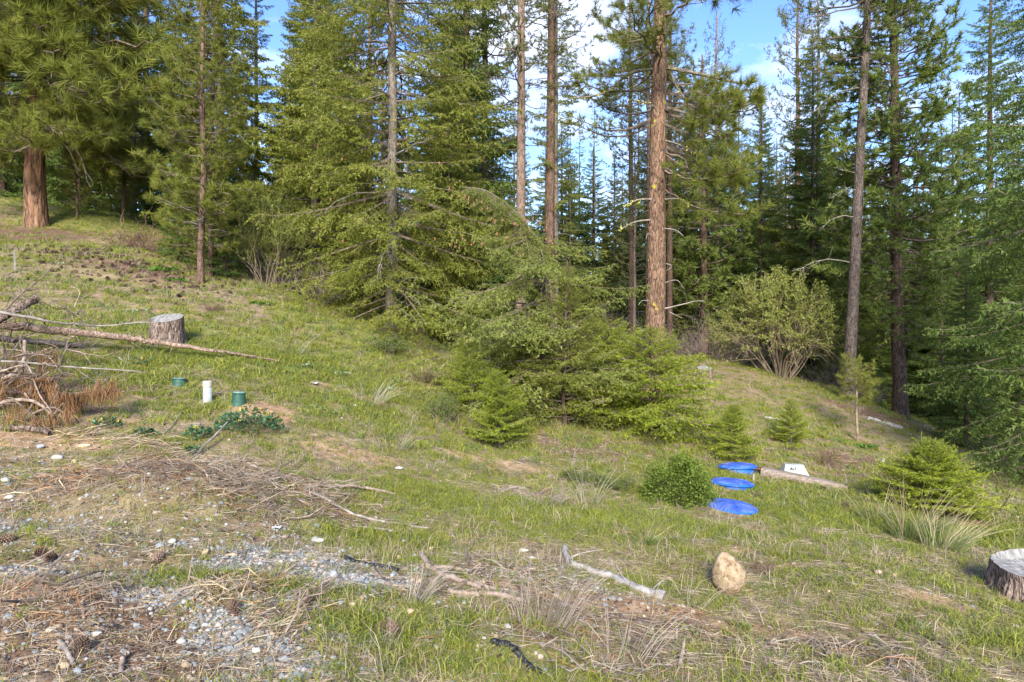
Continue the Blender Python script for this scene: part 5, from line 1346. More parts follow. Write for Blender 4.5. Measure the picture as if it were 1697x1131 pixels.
PW = [pebble_mesh(rp, 'pebble_warm') for _ in range(5)]
do_scatter('gravel', 150000, 2.0, 9, lambda x, y: np.clip(np.maximum(zmask('gravel', x, y) * 1.15 - .05, .24 * dist(x, y)), 0, 1) ** 1.4, PB + PB + PW, lambda r, m, x, y: .005 + .013 * r.random(m) ** 2.2 + .014 * (r.random(m) > .98), 7, 1.3, False, .004)
do_scatter('scattered_pebbles', 9000, 2.0, 13, lambda x, y: np.clip(.05 + .5 * np.clip(zmask('bare', x, y), 0, 1) + .08 * (x < 0) + .45 * np.exp(-((x + 2.5) / 2.0) ** 2 - ((y - 5) / 1.6) ** 2), 0, 1), PW + PB[:4], lambda r, m, x, y: .006 + .022 * r.random(m) ** 3, 8, 1.2, False, .003)
def twig_mesh(rng, mat):
    mb = MB()
    for k in range(2):
        a = rng.uniform(0, 6.28); L = rng.uniform(.08, .28); p = np.array([rng.normal(0, .05), rng.normal(0, .05), .008])
        d = np.array([math.cos(a), math.sin(a), rng.uniform(0, .18)]); q = smooth_path([p, p + d * L * .5 + rng.normal(0, .008, 3), p + d * L], 5); v, f = tube(q, np.linspace(.0035, .0015, 5), 4); mb.add(v, f, 0)
    return mb.mesh('twig', [M[mat]])
TW = [twig_mesh(rp, m) for m in ('twig', 'deadtwig', 'root', 'bark_dark', 'brushstem', 'root', 'twig', 'twig')]
do_scatter('fallen_twigs', 9000, 2.0, 16, lambda x, y: np.clip(.06 + .6 * litt(x, y) + .25 * dist(x, y), 0, 1), TW, lambda r, m, x, y: .18 + .75 * r.random(m) ** 2.5, 9, 1.2, False, .004)
CH = [pebble_mesh(rp, m, .35) for m in ('root', 'litter', 'bark_dark', 'brown_stem', 'blacklog', 'bark_dark')]
do_scatter('bark_chips', 32000, 2.0, 14, lambda x, y: np.clip(.04 + .75 * litt(x, y) + .5 * dist(x, y), 0, 1), CH, lambda r, m, x, y: np.stack([.006 + .03 * r.random(m) ** 2, .005 + .012 * r.random(m), .004 + .007 * r.random(m)], 1), 10, 1.2, False, .004)
# ---------------------------------------------------------------- man-made things on the slope
def lathe(prof, sides=40):
    prof = np.asarray(prof, float); n = len(prof); a = np.arange(sides) * 2 * np.pi / sides
    v = np.stack([prof[:, 0:1] * np.cos(a), prof[:, 0:1] * np.sin(a), np.repeat(prof[:, 1:2], sides, 1)], -1)
    i = np.arange(n - 1)[:, None] * sides; j = np.arange(sides)[None]; k = (j + 1) % sides
    return v.reshape(-1, 3), np.stack([i + j, i + k, i + sides + k, i + sides + j], -1).reshape(-1, 4)
def lid_thing(px, D, lab, rx, rz):
    x, y, z = at(px, D, .0)
    t = empty('septic_lid', (x, y, z + .03)); t.rotation_euler = (math.radians(rx), math.radians(5), rz); tag(t, lab, 'lid', 'round blue tank lids')
    R = .300
    m = MB(); m.add(*lathe([(R * .985, .035), (R * .9, .052), (R * .75, .062), (R * .5, .074), (R * .25, .083), (.012, .086), (.0005, .086)]), 0, .5, True); m.build('dome', M['blue'], t)
    m = MB(); m.add(*lathe([(R * .90, -.08), (R * .90, .0), (R * .93, .005), (R, .006), (R + .006, .012), (R + .006, .03), (R, .036), (R * .985, .035)]), 0, .5, False); m.build('rim', M['blue_edge'], t)
    for k in range(6):
        a = k * math.pi / 3 + .3; c, s = math.cos(a), math.sin(a)
        p = np.array([[R * q * c, R * q * s, zz] for q, zz in ((.18, .084), (.5, .074), (.78, .061))])
        v, f = tube(p, [.004, .006, .005], 6); m = MB(); m.add(v, f, 0, .5, True); m.build('rib', M['blue'], t)
        a += .5; c, s = math.cos(a), math.sin(a)
        m = MB(); v, f = lathe([(.009, 0), (.009, .007), (.0005, .008)], 6); m.add(v + [R * .955 * c, R * .955 * s, .038], f); m.build('bolt', M['steel'], t)
def lid_debris(px, D, seed):
    rng = np.random.default_rng(seed); x, y, z = at(px, D, 0); m = MB()
    for k in range(26):
        a = rng.uniform(0, 6.28); q = math.sqrt(rng.random()) * .27; p = np.array([math.cos(a) * q, math.sin(a) * q, .088 - q * .13 - q * math.cos(a) * .087]); b = rng.uniform(0, 6.28); L = rng.uniform(.02, .09)
        dr = np.array([math.cos(b), math.sin(b), 0]); s = np.array([-dr[1], dr[0], 0]) * rng.uniform(.001, .003); m.add([p - s, p + s, p + dr * L + s + [0, 0, -L * .12], p + dr * L - s + [0, 0, -L * .12]], [[0, 1, 2, 3]], 0, rng.random())
    o = m.build('fallen_needles_on_lid', M['litter']); o.location = (x, y, z + .037); o['kind'] = 'stuff'
for q_ in ((1212, 8.35, 1), (1212, 9.6, 2), (1222, 10.8, 3)): lid_debris(*q_)
lid_thing(1212, 8.35, 'blue domed plastic lid nearest the camera, beside the dense green shrub', 3, .2)
lid_thing(1212, 9.6, 'middle one of three blue lids, left of the old timber', 1, .9)
lid_thing(1222, 10.8, 'farthest blue lid, partly hidden under the fir sapling', 0, 1.7)

def pipe():
    t = empty('vent_pipe', at(344, 8.85, -.03)); tag(t, 'white upright plastic pipe with cream cap between two green boxes', 'pipe')
    m = MB(); m.add(*lathe([(.0545, -.05), (.0545, .24), (.05, .24)], 28), 0, .5, True); m.build('pipe_body', M['white_pvc'], t)
    m = MB(); m.add(*lathe([(.058, .235), (.061, .238), (.061, .300), (.056, .312), (.03, .316), (.0005, .316)], 28), 0, .5, False); m.build('cap', M['cream_pvc'], t)
pipe()
def valve_box(px, D, h, r, lab, tilt):
    t = empty('valve_box', at(px, D, -.015)); t.rotation_euler = (0, math.radians(tilt), .3); tag(t, lab, 'valve box')
    m = MB(); m.add(*lathe([(r * 1.22, -.12), (r * 1.08, h * .1), (r * 1.0, h), (r * .97, h)], 24), 0, .5, False)
    for z in (h * .25, h * .9): m.add(*lathe([(r * 1.05, z), (r * 1.12, z + .003), (r * 1.12, z + .010), (r * 1.03, z + .013)], 24))
    m.build('box_body', M['green_plastic'], t)
    m = MB(); m.add(*lathe([(r * .97, h - .004), (r * .97, h + .008), (r * .9, h + .011), (.0005, h + .012)], 24)); m.build('box_lid', M['green_top'], t)
    m = MB(); v, f = lathe([(.006, 0), (.006, .006), (.0005, .007)], 6); m.add(v + [r * .5, -r * .4, h + .012], f); m.build('bolt', M['steel'], t)
valve_box(297, 9.2, .075, .080, 'low green round valve box left of the white pipe', 2)
valve_box(395, 8.75, .155, .078, 'taller green valve box right of the white pipe', 4)

def control_box():
    x, y, z = at(1315, 10.75, 0)
    t = empty('control_box', (x, y, z + .02), -.12); tag(t, 'small white sloped-side box standing behind the old timber', 'box')
    a, b, c, d, h = .20, .15, .135, .055, .165
    v = [(-a, -b, 0), (a, -b, 0), (a, b, 0), (-a, b, 0), (-c, -d, h), (c, -d, h), (c, d, h), (-c, d, h)]
    m = MB(); m.add(v, [[0, 1, 5, 4], [1, 2, 6, 5], [2, 3, 7, 6], [3, 0, 4, 7], [4, 5, 6, 7]])
    o = m.build('box_shell', M['white_box'], t); bv = o.modifiers.new('b', 'BEVEL'); bv.width = .006; bv.segments = 2
    m = MB(); m.add([(-a - .012, -b - .012, -.05), (a + .012, -b - .012, -.05), (a + .012, b + .012, -.05), (-a - .012, b + .012, -.05), (-a - .012, -b - .012, .008), (a + .012, -b - .012, .008), (a + .012, b + .012, .008), (-a - .012, b + .012, .008)],
                    [[0, 1, 5, 4], [1, 2, 6, 5], [2, 3, 7, 6], [3, 0, 4, 7], [4, 5, 6, 7]]); m.build('flange', M['white_box'], t)
    for sx in (-.15, .15):
        m = MB(); vv, f = lathe([(.009, 0), (.009, .006), (.0005, .008)], 8); vv = vv @ np.array([[1, 0, 0], [0, 0, 1], [0, -1, 0]]).T
        m.add(vv + [sx, -b + .012, .022], f); m.build('screw', M['steel'], t)
    cu = bpy.data.curves.new('marking', 'FONT'); cu.body = 'RLS'; cu.size = .062; cu.align_x = 'CENTER'; cu.offset = .0022; cu.shear = .3; cu.materials.append(M['ink'])
    o = bpy.data.objects.new('marking_curve', cu); COL.objects.link(o); bpy.context.view_layer.update()
    me = bpy.data.meshes.new_from_object(o.evaluated_get(bpy.context.evaluated_depsgraph_get())); bpy.data.objects.remove(o)
    o = bpy.data.objects.new('marking', me); COL.objects.link(o); o.parent = t
    tl = math.atan2(h, b - d); o.location = (-.035, -b + (b - d) * .52 - .004, h * .52 + .003); o.rotation_euler = (tl, 0, .06)
control_box()

def timber():
    rng = np.random.default_rng(15)
    x0, y0, z0 = at(1262, 10.55); x1, y1, z1 = at(1404, 10.0)
    p = smooth_path([(x0, y0, z0 + .075), ((x0 + x1) / 2, (y0 + y1) / 2, (z0 + z1) / 2 + .07), (x1, y1, z1 + .035)], 30)
    v, f = tube(p, np.interp(np.linspace(0, 1, 30), [0, .05, .8, 1], [.105, .115, .11, .05]), 14, jitter=.03, rng=rng)
    c = np.repeat(p, 14, 0); d = v - c; d[:, 2] = np.clip(d[:, 2], -.12, .055); v = c + d
    v += (fbm(v[:, 0] * 2, v[:, 2] * 40, 3, 4) - .5)[:, None] * .012
    org = p.mean(0)
    t = empty('old_timber', tuple(org)); tag(t, 'weathered half-round timber lying in the grass before the white box', 'timber')
    m = MB(); m.add(v - org, f, 0, .5, True); m.build('timber_body', M['plank'], t)
    for k, (c, r, mat) in enumerate(((p[0], .10, 'rotten'), (p[-1], .06, 'blacklog'))):
        m = MB(); n = 26; a = np.arange(n) * 2 * np.pi / n; dr = unit(p[0] - p[1]) if k == 0 else unit(p[-1] - p[-2])
        u = unit(np.cross(dr, [0, 0, 1])); w = np.cross(u, dr)
        rr = r * rng.uniform(.75, 1.12, n)
        ring = c + rr[:, None] * (np.cos(a)[:, None] * u + np.clip(np.sin(a), -1, .55)[:, None] * w) + dr * rng.uniform(-.04, .05, n)[:, None]
        vv = np.vstack([ring, ring * .5 + (c - dr * .05) * .5 + rng.normal(0, .012, (n, 3)), [c - dr * .07]])
        fa = [[i, (i + 1) % n, n + (i + 1) % n, n + i] for i in range(n)]; m.add(vv - org, fa); m.add(vv - org, [[n + i, n + (i + 1) % n, 2 * n] for i in range(n)])
        for q in range(14):
            b = c + rng.normal(0, r * .5, 3) * [1, 1, .6]; e = b + dr * rng.uniform(.02, .09) + rng.normal(0, .015, 3); vv2, f2 = tube(np.array([b - dr * .05, b, e]), [.012, .01, .002], 4); m.add(vv2 - org, f2)
        m.build('rotten_end', M[mat], t)
timber()

# ---------------------------------------------------------------- stumps
def stump(px, D, r, h, lab, seed, slant=(.02, .03), notch=.04, wood='cutwood', bark='bark_stump', flare=.35, name='tree_stump'):
    rng = np.random.default_rng(seed); n = 72; rings = 22
    t = empty(name, at(px, D, -.04)); tag(t, lab, 'stump')
    a = np.arange(n) * 2 * np.pi / n; zz = np.linspace(-.12, 1, rings)
    V = []
    furrow = (fbm(np.cos(a) * 9 + 20, np.sin(a) * 9 + 20, 3, seed) - .5)
    for k, z in enumerate(zz):
        base = 1 + flare * math.exp(-max(z * h, 0) / (r * .7)) * (1 + .5 * np.cos(a * 5 + seed))
        plates = .08 * furrow + .05 * (fbm(np.cos(a) * 8, np.sin(a) * 8 + z * 5, 3, seed + 3) - .5) + .05 * (vnoise(a * 7, z * 6 + seed, seed) - .5) * min(1, (1.02 - z) * 4)
        R = r * (base + plates)
        top = h + slant[0] * np.cos(a) / r * r + slant[1] * np.sin(a)
        V.append(np.stack([R * np.cos(a), R * np.sin(a), np.full(n, z) * top], 1))
    V = np.array(V); i = np.arange(rings - 1)[:, None] * n; j = np.arange(n)[None]; k = (j + 1) % n
    f = np.stack([i + j, i + k, i + n + k, i + n + j], -1).reshape(-1, 4)
    m = MB(); m.add(V.reshape(-1, 3), f, 0, .5, False); m.build('bark', M[bark], t)
    # cut top: two saw faces with a step between them
    edge = V[-1] * [.985, .985, 1]; m = MB()
    th = .35 + seed; side = edge @ np.array([math.cos(th), math.sin(th), 0])
    vs = [edge]
    for q in (.8, .6, .4, .2, .001):
        e = edge * [q, q, 1]; s = e @ np.array([math.cos(th), math.sin(th), 0]); e = e.copy()
        e[:, 2] = h + slant[0] * e[:, 0] / r + slant[1] * e[:, 1] / r - notch * (s > r * .22) + rng.normal(0, .002, n); vs.append(e)
    vs = np.array(vs); i = np.arange(5)[:, None] * n
    f = np.stack([i + j, i + k, i + n + k, i + n + j], -1).reshape(-1, 4)
    m.add(vs.reshape(-1, 3), f, 0, .5, False); m.build('cut_face', M[wood], t)
    for q in range(7):
        c = np.array([math.cos(th) * r * .22, math.sin(th) * r * .22, h - .005]) + np.array([-math.sin(th), math.cos(th), 0]) * rng.uniform(-.8, .8) * r
        m = MB(); w_ = rng.uniform(.006, .014); hh = rng.uniform(.015, .05); dx = np.array([-math.sin(th), math.cos(th), 0]) * w_
        m.add([c - dx, c + dx, c + [0, .006, 0], c + [rng.normal(0, .006), rng.normal(0, .006), hh]], [[0, 1, 3], [1, 2, 3], [2, 0, 3]]); m.build('splinter', M[wood], t)
    return t
stump(277, 10.5, .225, .45, 'grey-topped stump standing behind the peeling log', 3, (.0, .075), .03)
stump(1168, 17.0, .185, .36, 'small dark stump beside the tips of the spreading fir boughs', 5, (0, .05), .02)
stump(1716, 5.6, .28, .33, 'large cut stump with dark flaking bark by the lower border', 7, (.03, .03), .06)
stump(1006, 16.6, .13, .42, 'small broken rotten stump under the thicket behind the fir clump', 9, (.05, .03), .12, 'plank', 'bark_red')

# ---------------------------------------------------------------- sticks, roots, logs: paths over the ground
def gpath(pts, r, n=24, sink=.25, seed=0):
    rng = np.random.default_rng(seed); c = [gat(px, py) for px, py, *_ in pts]
    p = smooth_path([(x, y, z) for x, y, z in c], n)
    lift = smooth_path([(q[2] if len(q) > 2 else 0, 0, 0) for q in pts], n)[:, 0]
    p[:, 2] = H(p[:, 0], p[:, 1]); p[:, 2] = np.convolve(np.pad(p[:, 2], 3, 'edge'), np.ones(7) / 7, 'valid') + r * (1 - sink) + lift
    p[1:-1] += rng.normal(0, r * .18, (n - 2, 3))
    return p
def stick(name, label, cat, pts, r0, r1, mat, seed, branches=0, ends=None, sides=8, n=24, jit=.10, group=None, sink=.25):
    rng = np.random.default_rng(seed); p = gpath(pts, (r0 + r1) / 2, n, sink, seed); org = p[n // 2].copy()
    v, f = tube(p - org, np.linspace(r0, r1, n) * (1 + rng.uniform(-.1, .1, n)), sides, jitter=jit, rng=rng); m = MB(); m.add(v, f, 0, .5, True)
    if ends:   # close the cut ends
        for c, s in ((0, 1), (n - 1, -1)):
            ring = v[c * sides:(c + 1) * sides]; m.add(np.vstack([ring, ring.mean(0)]), [[i, (i + 1) % sides, sides] for i in range(sides)], 1)
    if not branches:
        o = m.build(name, [M[mat]] + ([M[ends]] if ends else [])); o.location = org; return tag(o, label, cat, group)
    t = empty(name, tuple(org)); tag(t, label, cat, group); m.build('stem', [M[mat]] + ([M[ends]] if ends else []), t)
    for k in range(branches):
        i = rng.integers(2, n - 2); d = unit(np.array([rng.normal(), rng.normal(), abs(rng.normal()) * .6 + .1])); L = rng.uniform(4, 14) * r0
        q = smooth_path([p[i] - org, p[i] - org + d * L * .5 + rng.normal(0, L * .08, 3), p[i] - org + d * L], 6); vv, ff = tube(q, np.linspace(r0 * .32, r0 * .12, 6), 5)
        m = MB(); m.add(vv, ff, 0, .5, True); m.build('side_twig', M[mat], t)
    return t
stick('driftwood_stick', 'bleached grey crooked stick lying left of the boulder', 'stick', [(935, 912, .02), (944, 932, .01), (962, 941), (988, 951), (1012, 957), (1036, 967), (1065, 981), (1101, 993)], .022, .032, 'driftwood', 1, 4, 'plank', 10, 36)
stick('fallen_stick', 'long grey stick reaching right from the twig tangle', 'stick', [(508, 826, .03), (545, 841, .02), (579, 853), (632, 866), (670, 869), (711, 871)], .015, .009, 'deadtwig', 2, 2)
stick('fallen_stick', 'short pale stick parallel below the long grey stick', 'stick', [(584, 873), (620, 877), (652, 880)], .012, .010, 'deadtwig', 3)
stick('fallen_branch', 'brown arched root above the long grey stick', 'root', [(505, 817), (540, 819, .03), (580, 817, .05), (612, 817, .04), (655, 825)], .015, .014, 'root', 4, 3)
stick('tree_root', 'thick forked brown root on the bare soil, upper prong', 'root', [(700, 930, .02), (711, 945), (738, 958), (772, 970), (800, 980)], .022, .016, 'root', 5, 2)
stick('tree_root', 'long thin prong curving right of the thick forked root', 'root', [(719, 946), (764, 951, .02), (785, 964), (808, 978), (846, 983)], .012, .009, 'root', 6)
stick('tree_root', 'low root running right toward the weeds', 'root', [(743, 983), (775, 990), (806, 996), (840, 1001), (872, 1008)], .016, .018, 'root', 7, 2)
stick('tree_root', 'brown root sunk in pebbles below the black hose', 'root', [(618, 952), (632, 966), (650, 977), (690, 984), (706, 990)], .014, .012, 'root', 8)
stick('tree_root', 'small curved root ending at the white scrap', 'root', [(628, 1006), (640, 998), (655, 993, .01), (686, 991)], .008, .006, 'root', 9)
stick('fallen_stick', 'thin whitish stick in the grass right of the brown arched root', 'stick', [(756, 829), (785, 832), (808, 838), (818, 833, .02)], .007, .005, 'deadtwig', 10)
stick('fallen_stick', 'short white stick in the grass above the white pipe', 'stick', [(197, 601, .03), (213, 607), (236, 609)], .014, .008, 'deadtwig', 11)
stick('fallen_stick', 'dark thin stick poking up near the big stump', 'stick', [(1648, 863), (1658, 856, .05), (1674, 841, .16)], .008, .005, 'blacklog', 12)
stick('fallen_stick', 'pale stick on the shaded litter above the big stump', 'stick', [(1645, 822), (1668, 829), (1690, 834)], .016, .014, 'deadtwig', 13)
stick('fallen_log', 'pale log lying under the near-black trunk', 'log', [(1436, 702), (1463, 708), (1495, 718)], .05, .045, 'driftwood', 14, 0, 'cutwood')
stick('fallen_log', 'short whitish log in the grass behind the pale sapling', 'log', [(1268, 696), (1283, 699), (1302, 702)], .035, .03, 'driftwood', 15, 0, 'cutwood')
stick('fallen_stick', 'grey stick slanting through the glossy bush', 'stick', [(308, 776), (335, 752, .05), (360, 736, .10), (378, 722, .14)], .013, .008, 'deadtwig', 16, 4)
stick('fallen_stick', 'thin stick leaning in the grass below the low green box', 'stick', [(272, 720), (288, 706, .02), (302, 694, .05)], .006, .005, 'deadtwig', 17)
stick('fallen_stick', 'grey stick rising out of the twig tangle', 'stick', [(463, 792), (490, 776, .06), (518, 757, .12)], .009, .005, 'root', 18, 2)
stick('fallen_stick', 'dark wet stick on the lower gravel margin', 'stick', [(640, 1030), (670, 1041), (705, 1056), (722, 1070)], .007, .006, 'twig', 19)
stick('fallen_stick', 'short bent bark-covered stick at the bottom left', 'stick', [(200, 1128), (204, 1110, .02), (212, 1105, .02)], .013, .011, 'root', 20)
stick('fallen_stick', 'short grey stick pointing down the litter at the lower left', 'stick', [(97, 1092), (112, 1106), (124, 1119)], .012, .010, 'deadtwig', 21)
stick('fallen_stick', 'stubby brown stick lying across the lower litter', 'stick', [(205, 1126), (222, 1121), (236, 1118)], .012, .010, 'root', 22)
stick('fallen_stick', 'short brown stick standing in the lower left litter', 'stick', [(136, 1050), (139, 1062), (138, 1072)], .010, .009, 'root', 23)
stick('black_hose', 'black ribbed hose piece lying across the gravel', 'hose', [(566, 937), (585, 939), (605, 943), (632, 949), (660, 955)], .014, .014, 'black', 24, 0, 'black', 10, 60, .12)
stick('black_hose', 'black hose end at the bottom border', 'hose', [(815, 1092), (844, 1104), (870, 1118), (900, 1140)], .016, .016, 'black', 25, 0, 'black', 10, 60, .12)
stick('dark_root', 'dark wet bark strip on the litter right of the weeds', 'bark', [(1520, 1050), (1545, 1063), (1565, 1076)], .010, .008, 'blacklog', 26)
# plain stake on the upper meadow
m = MB(); v, f = tube(np.array([(0, 0, -.1), (.01, 0, .2), (.0, 0, .45)]), [.016, .016, .014], 4); m.add(v, f); m.add(v[-4:], [[0, 1, 2, 3]])
o = m.build('wood_stake', M['cutwood']); o.location = at(24, 13.4); tag(o, 'thin pale wooden stake standing in the upper meadow', 'stake')
m = MB(); v, f = tube(np.array([(0, 0, -.05), (.0, 0, .03), (.01, 0, .11)]), [.03, .028, .02], 6); m.add(v, f); m.add(v[-6:], [[0, 1, 2, 3, 4, 5]])
o = m.build('white_marker', M['white_pvc']); o.location = at(1463, 12.4); tag(o, 'tiny white marker on the reddish litter of the lower slope', 'marker')
m = MB(); v, f = tube(np.array([(0, 0, -.05), (.0, 0, .03), (.012, 0, .12)]), [.012, .012, .01], 6); m.add(v, f)
o = m.build('white_marker', M['cream_pvc']); o.location = at(1248, 10.0); tag(o, 'short cream peg between the blue lids and the old timber', 'marker')

# ---------------------------------------------------------------- felled logs and the brush pile on the left
def ip(px, py, D): return np.array(W(px, py, D))
def airstick(name, parent, org, pts, r0, r1, mat, n=22, sides=7, ends=None, tw=0, seed=0):
    rng = np.random.default_rng(seed + 500); p = smooth_path([ip(*q) for q in pts], n) - org
    p[1:-1] += rng.normal(0, r0 * .12, (n - 2, 3))
    v, f = tube(p, np.linspace(r0, r1, n) * (1 + rng.uniform(-.08, .08, n)), sides, jitter=.08, rng=rng); m = MB(); m.add(v, f, 0, .5, True)
    if ends:
        for c in (0, n - 1):
            ring = v[c * sides:(c + 1) * sides]; m.add(np.vstack([ring, ring.mean(0)]), [[i, (i + 1) % sides, sides] for i in range(sides)], 1)
    o = m.build(name, [M[mat]] + ([M[ends]] if ends else []), parent)
    for k in range(tw):
        i = rng.integers(3, n - 2); d = unit(unit(p[i + 1] - p[i]) * .6 + rng.normal(0, .6, 3)); L = rng.uniform(.15, .45)
        q = smooth_path([p[i], p[i] + d * L * .5 + [0, 0, -.02], p[i] + d * L + rng.normal(0, .05, 3)], 6); vv, ff = tube(q, np.linspace(.006, .0025, 6), 4)
        m = MB(); m.add(vv, ff, 0, .5, True); c = m.build('side_twig', M[mat], o)
    return o
def log_thing(name, label, cat, pts, r0, r1, mat, tw, seed, ends='cutwood', n=30, sides=12):
    org = ip(*pts[len(pts) // 2]); t = empty(name, tuple(org)); tag(t, label, cat); airstick('stem', t, org, pts, r0, r1, mat, n, sides, ends, tw, seed); return t
log_thing('peeling_log', 'long tapering log with pale peeling bark lying across the meadow', 'log', [(-40, 533, 9.0), (0, 538, 9.1), (80, 546, 9.4), (133, 551, 9.6), (220, 562, 9.8), (265, 568, 9.85), (345, 579, 10.0), (400, 588, 10.3), (462, 598, 10.6)], .072, .012, 'log', 14, 1, n=60)
log_thing('charred_log', 'straight blackened pole below the peeling log', 'log', [(-50, 556, 8.6), (0, 561, 8.75), (70, 567, 8.9), (137, 574, 9.0)], .040, .034, 'blacklog', 2, 2)
log_thing('cut_log', 'short thick barked log propped up at the left border', 'log', [(-60, 560, 8.6), (-10, 534, 8.8), (20, 517, 8.95), (63, 492, 9.1)], .058, .047, 'bark_stump', 0, 3, n=34, sides=18)
log_thing('fallen_branch', 'long grey branch arching over the peeling log', 'branch', [(-20, 510, 8.5), (6, 519, 8.6), (53, 527, 8.8), (93, 535, 9.0), (126, 537, 9.2), (172, 541, 9.4), (225, 535, 9.5), (262, 536, 9.6)], .022, .006, 'deadtwig', 10, 4)
log_thing('fallen_branch', 'grey bough rising steeply from the brush pile into the meadow', 'branch', [(10, 514, 8.7), (30, 492, 8.8), (56, 472, 8.9), (90, 440, 9.1), (108, 415, 9.3), (121, 385, 9.5)], .013, .003, 'twig', 8, 5)
def pile():
    rng = np.random.default_rng(33); org = ip(50, 690, 7.9); t = empty('brush_pile', tuple(org)); tag(t, 'tangled pile of dead boughs with hanging orange-brown pine needles', 'brush pile')
    A = lambda pts, r0, r1, mat='root', tw=0, s=0: airstick('bough', t, org, pts, r0, r1, mat, 20, 7, None, tw, s)
    A([(-20, 672, 7.6), (0, 669, 7.6), (14, 665, 7.6), (42, 663, 7.6), (64, 669, 7.6), (79, 680, 7.6), (97, 701, 7.6)], .026, .013, 'root', 0, 1)
    A([(41, 565, 8.3), (41, 591, 8.2), (35, 605, 8.1), (21, 621, 8.1), (-5, 631, 8.0)], .020, .026, 'root', 3, 2)
    A([(-10, 598, 8.0), (42, 601, 8.0), (99, 607, 8.1), (156, 611, 8.2), (220, 615, 8.4), (245, 618, 8.5)], .014, .005, 'deadtwig', 4, 3)
    A([(88, 656, 7.8), (103, 653, 7.8), (149, 650, 7.9), (163, 639, 7.9), (184, 624, 8.0)], .018, .008, 'twig', 2, 4)
    A([(163, 639, 7.9), (175, 644, 7.85), (192, 648, 7.8)], .010, .005, 'twig', 0, 5)
    A([(40, 606, 8.1), (60, 596, 8.2), (74, 587, 8.2), (94, 580, 8.3)], .018, .012, 'bark_dark', 2, 6)
    A([(54, 632, 7.8), (66, 627, 7.8), (76, 628, 7.8), (86, 633, 7.8)], .010, .006, 'twig', 0, 7)
    A([(42, 602, 7.9), (50, 613, 7.9), (57, 628, 7.8)], .010, .008, 'deadtwig', 0, 8)
    A([(56, 630, 7.6), (66, 655, 7.6), (79, 673, 7.5), (97, 699, 7.5)], .009, .006, 'root', 0, 9)
    A([(85, 633, 7.7), (112, 576, 8.0), (122, 572, 8.1)], .009, .006, 'twig', 5, 10)
    A([(97, 640, 7.8), (108, 638, 7.8), (113, 648, 7.7)], .009, .006, 'bark_dark', 0, 11)
    A([(-15, 708, 7.3), (0, 711, 7.3), (28, 709, 7.3), (57, 711, 7.3), (82, 718, 7.3)], .036, .026, 'bark_stump', 0, 12)
    A([(-10, 652, 7.8), (15, 650, 7.8), (50, 652, 7.8)], .03, .02, 'bark_dark', 0, 13)
    A([(-10, 620, 8.2), (20, 612, 8.2), (50, 605, 8.2)], .022, .015, 'bark_dark', 3, 14)
    A([(-15, 555, 8.3), (10, 590, 8.2), (30, 570, 8.4), (38, 552, 8.5)], .010, .006, 'twig', 3, 15)
    for k in range(100):
        x0, y0 = rng.uniform(-30, 105), rng.uniform(585, 705); x1, y1 = x0 + rng.normal(0, 50), y0 + rng.normal(5, 26); d = rng.uniform(7.4, 8.3)
        x1 = min(x1, 135 - max(0, (640 - y1)) * .6)
        y1 = min(y1, 716); A([(x0, y0, d), ((x0 + x1) / 2 + rng.normal(0, 6), (y0 + y1) / 2 + rng.normal(-4, 8), d), (x1, y1, d)], rng.uniform(.006, .020), .004, ['root', 'twig', 'twig', 'bark_dark', 'bark_dark', 'twig'][rng.integers(6)], 0, 30 + k)
    for k in range(40):
        x0, y0 = rng.uniform(-30, 150), rng.uniform(500, 600); x1, y1 = x0 + rng.normal(0, 45), y0 + rng.normal(0, 26); d = 9.2 - (y0 - 500) * .008
        A([(x0, y0, d), ((x0 + x1) / 2 + rng.normal(0, 6), (y0 + y1) / 2 + rng.normal(-4, 8), d), (x1, y1, d)], rng.uniform(.005, .012), .003, ['root', 'twig', 'bark_dark'][rng.integers(3)], 1, 200 + k)
    def spray(px, py, D, L, n, dx=0.0, wide=.5, part='dead_needle_spray'):
        p0 = ip(px, py, D) - org; m = MB()
        wide = wide * rng.uniform(.9, 1.8); S0 = p0 + rng.normal(0, .024, (n, 3)) + rng.normal(0, 1, (n, 1)) * rng.normal(0, .03, 3); dr = unit(np.stack([rng.normal(dx, wide * .5, n), rng.normal(0, wide * .4, n), -np.ones(n)], 1)); l = L * rng.uniform(.35, 1.1, (n, 1))
        w = unit(np.cross(dr, rng.normal(size=(n, 3)))) * .0022
        mid = S0 + dr * l * .5; e = S0 + dr * l + [0, 0, -.02]
        v = np.stack([S0 - w, S0 + w, mid + w, mid - w, e], 1).reshape(-1, 3); k = np.arange(n)[:, None] * 5; tt = np.repeat(rng.random(n), 5)
        m.add(v, k + np.array([[0, 1, 2, 3]]), 0, tt); m.add(v, k + np.array([[3, 2, 4]]), 0, tt)
        o = m.build(part, M['rust'], t); o['kind'] = 'stuff'
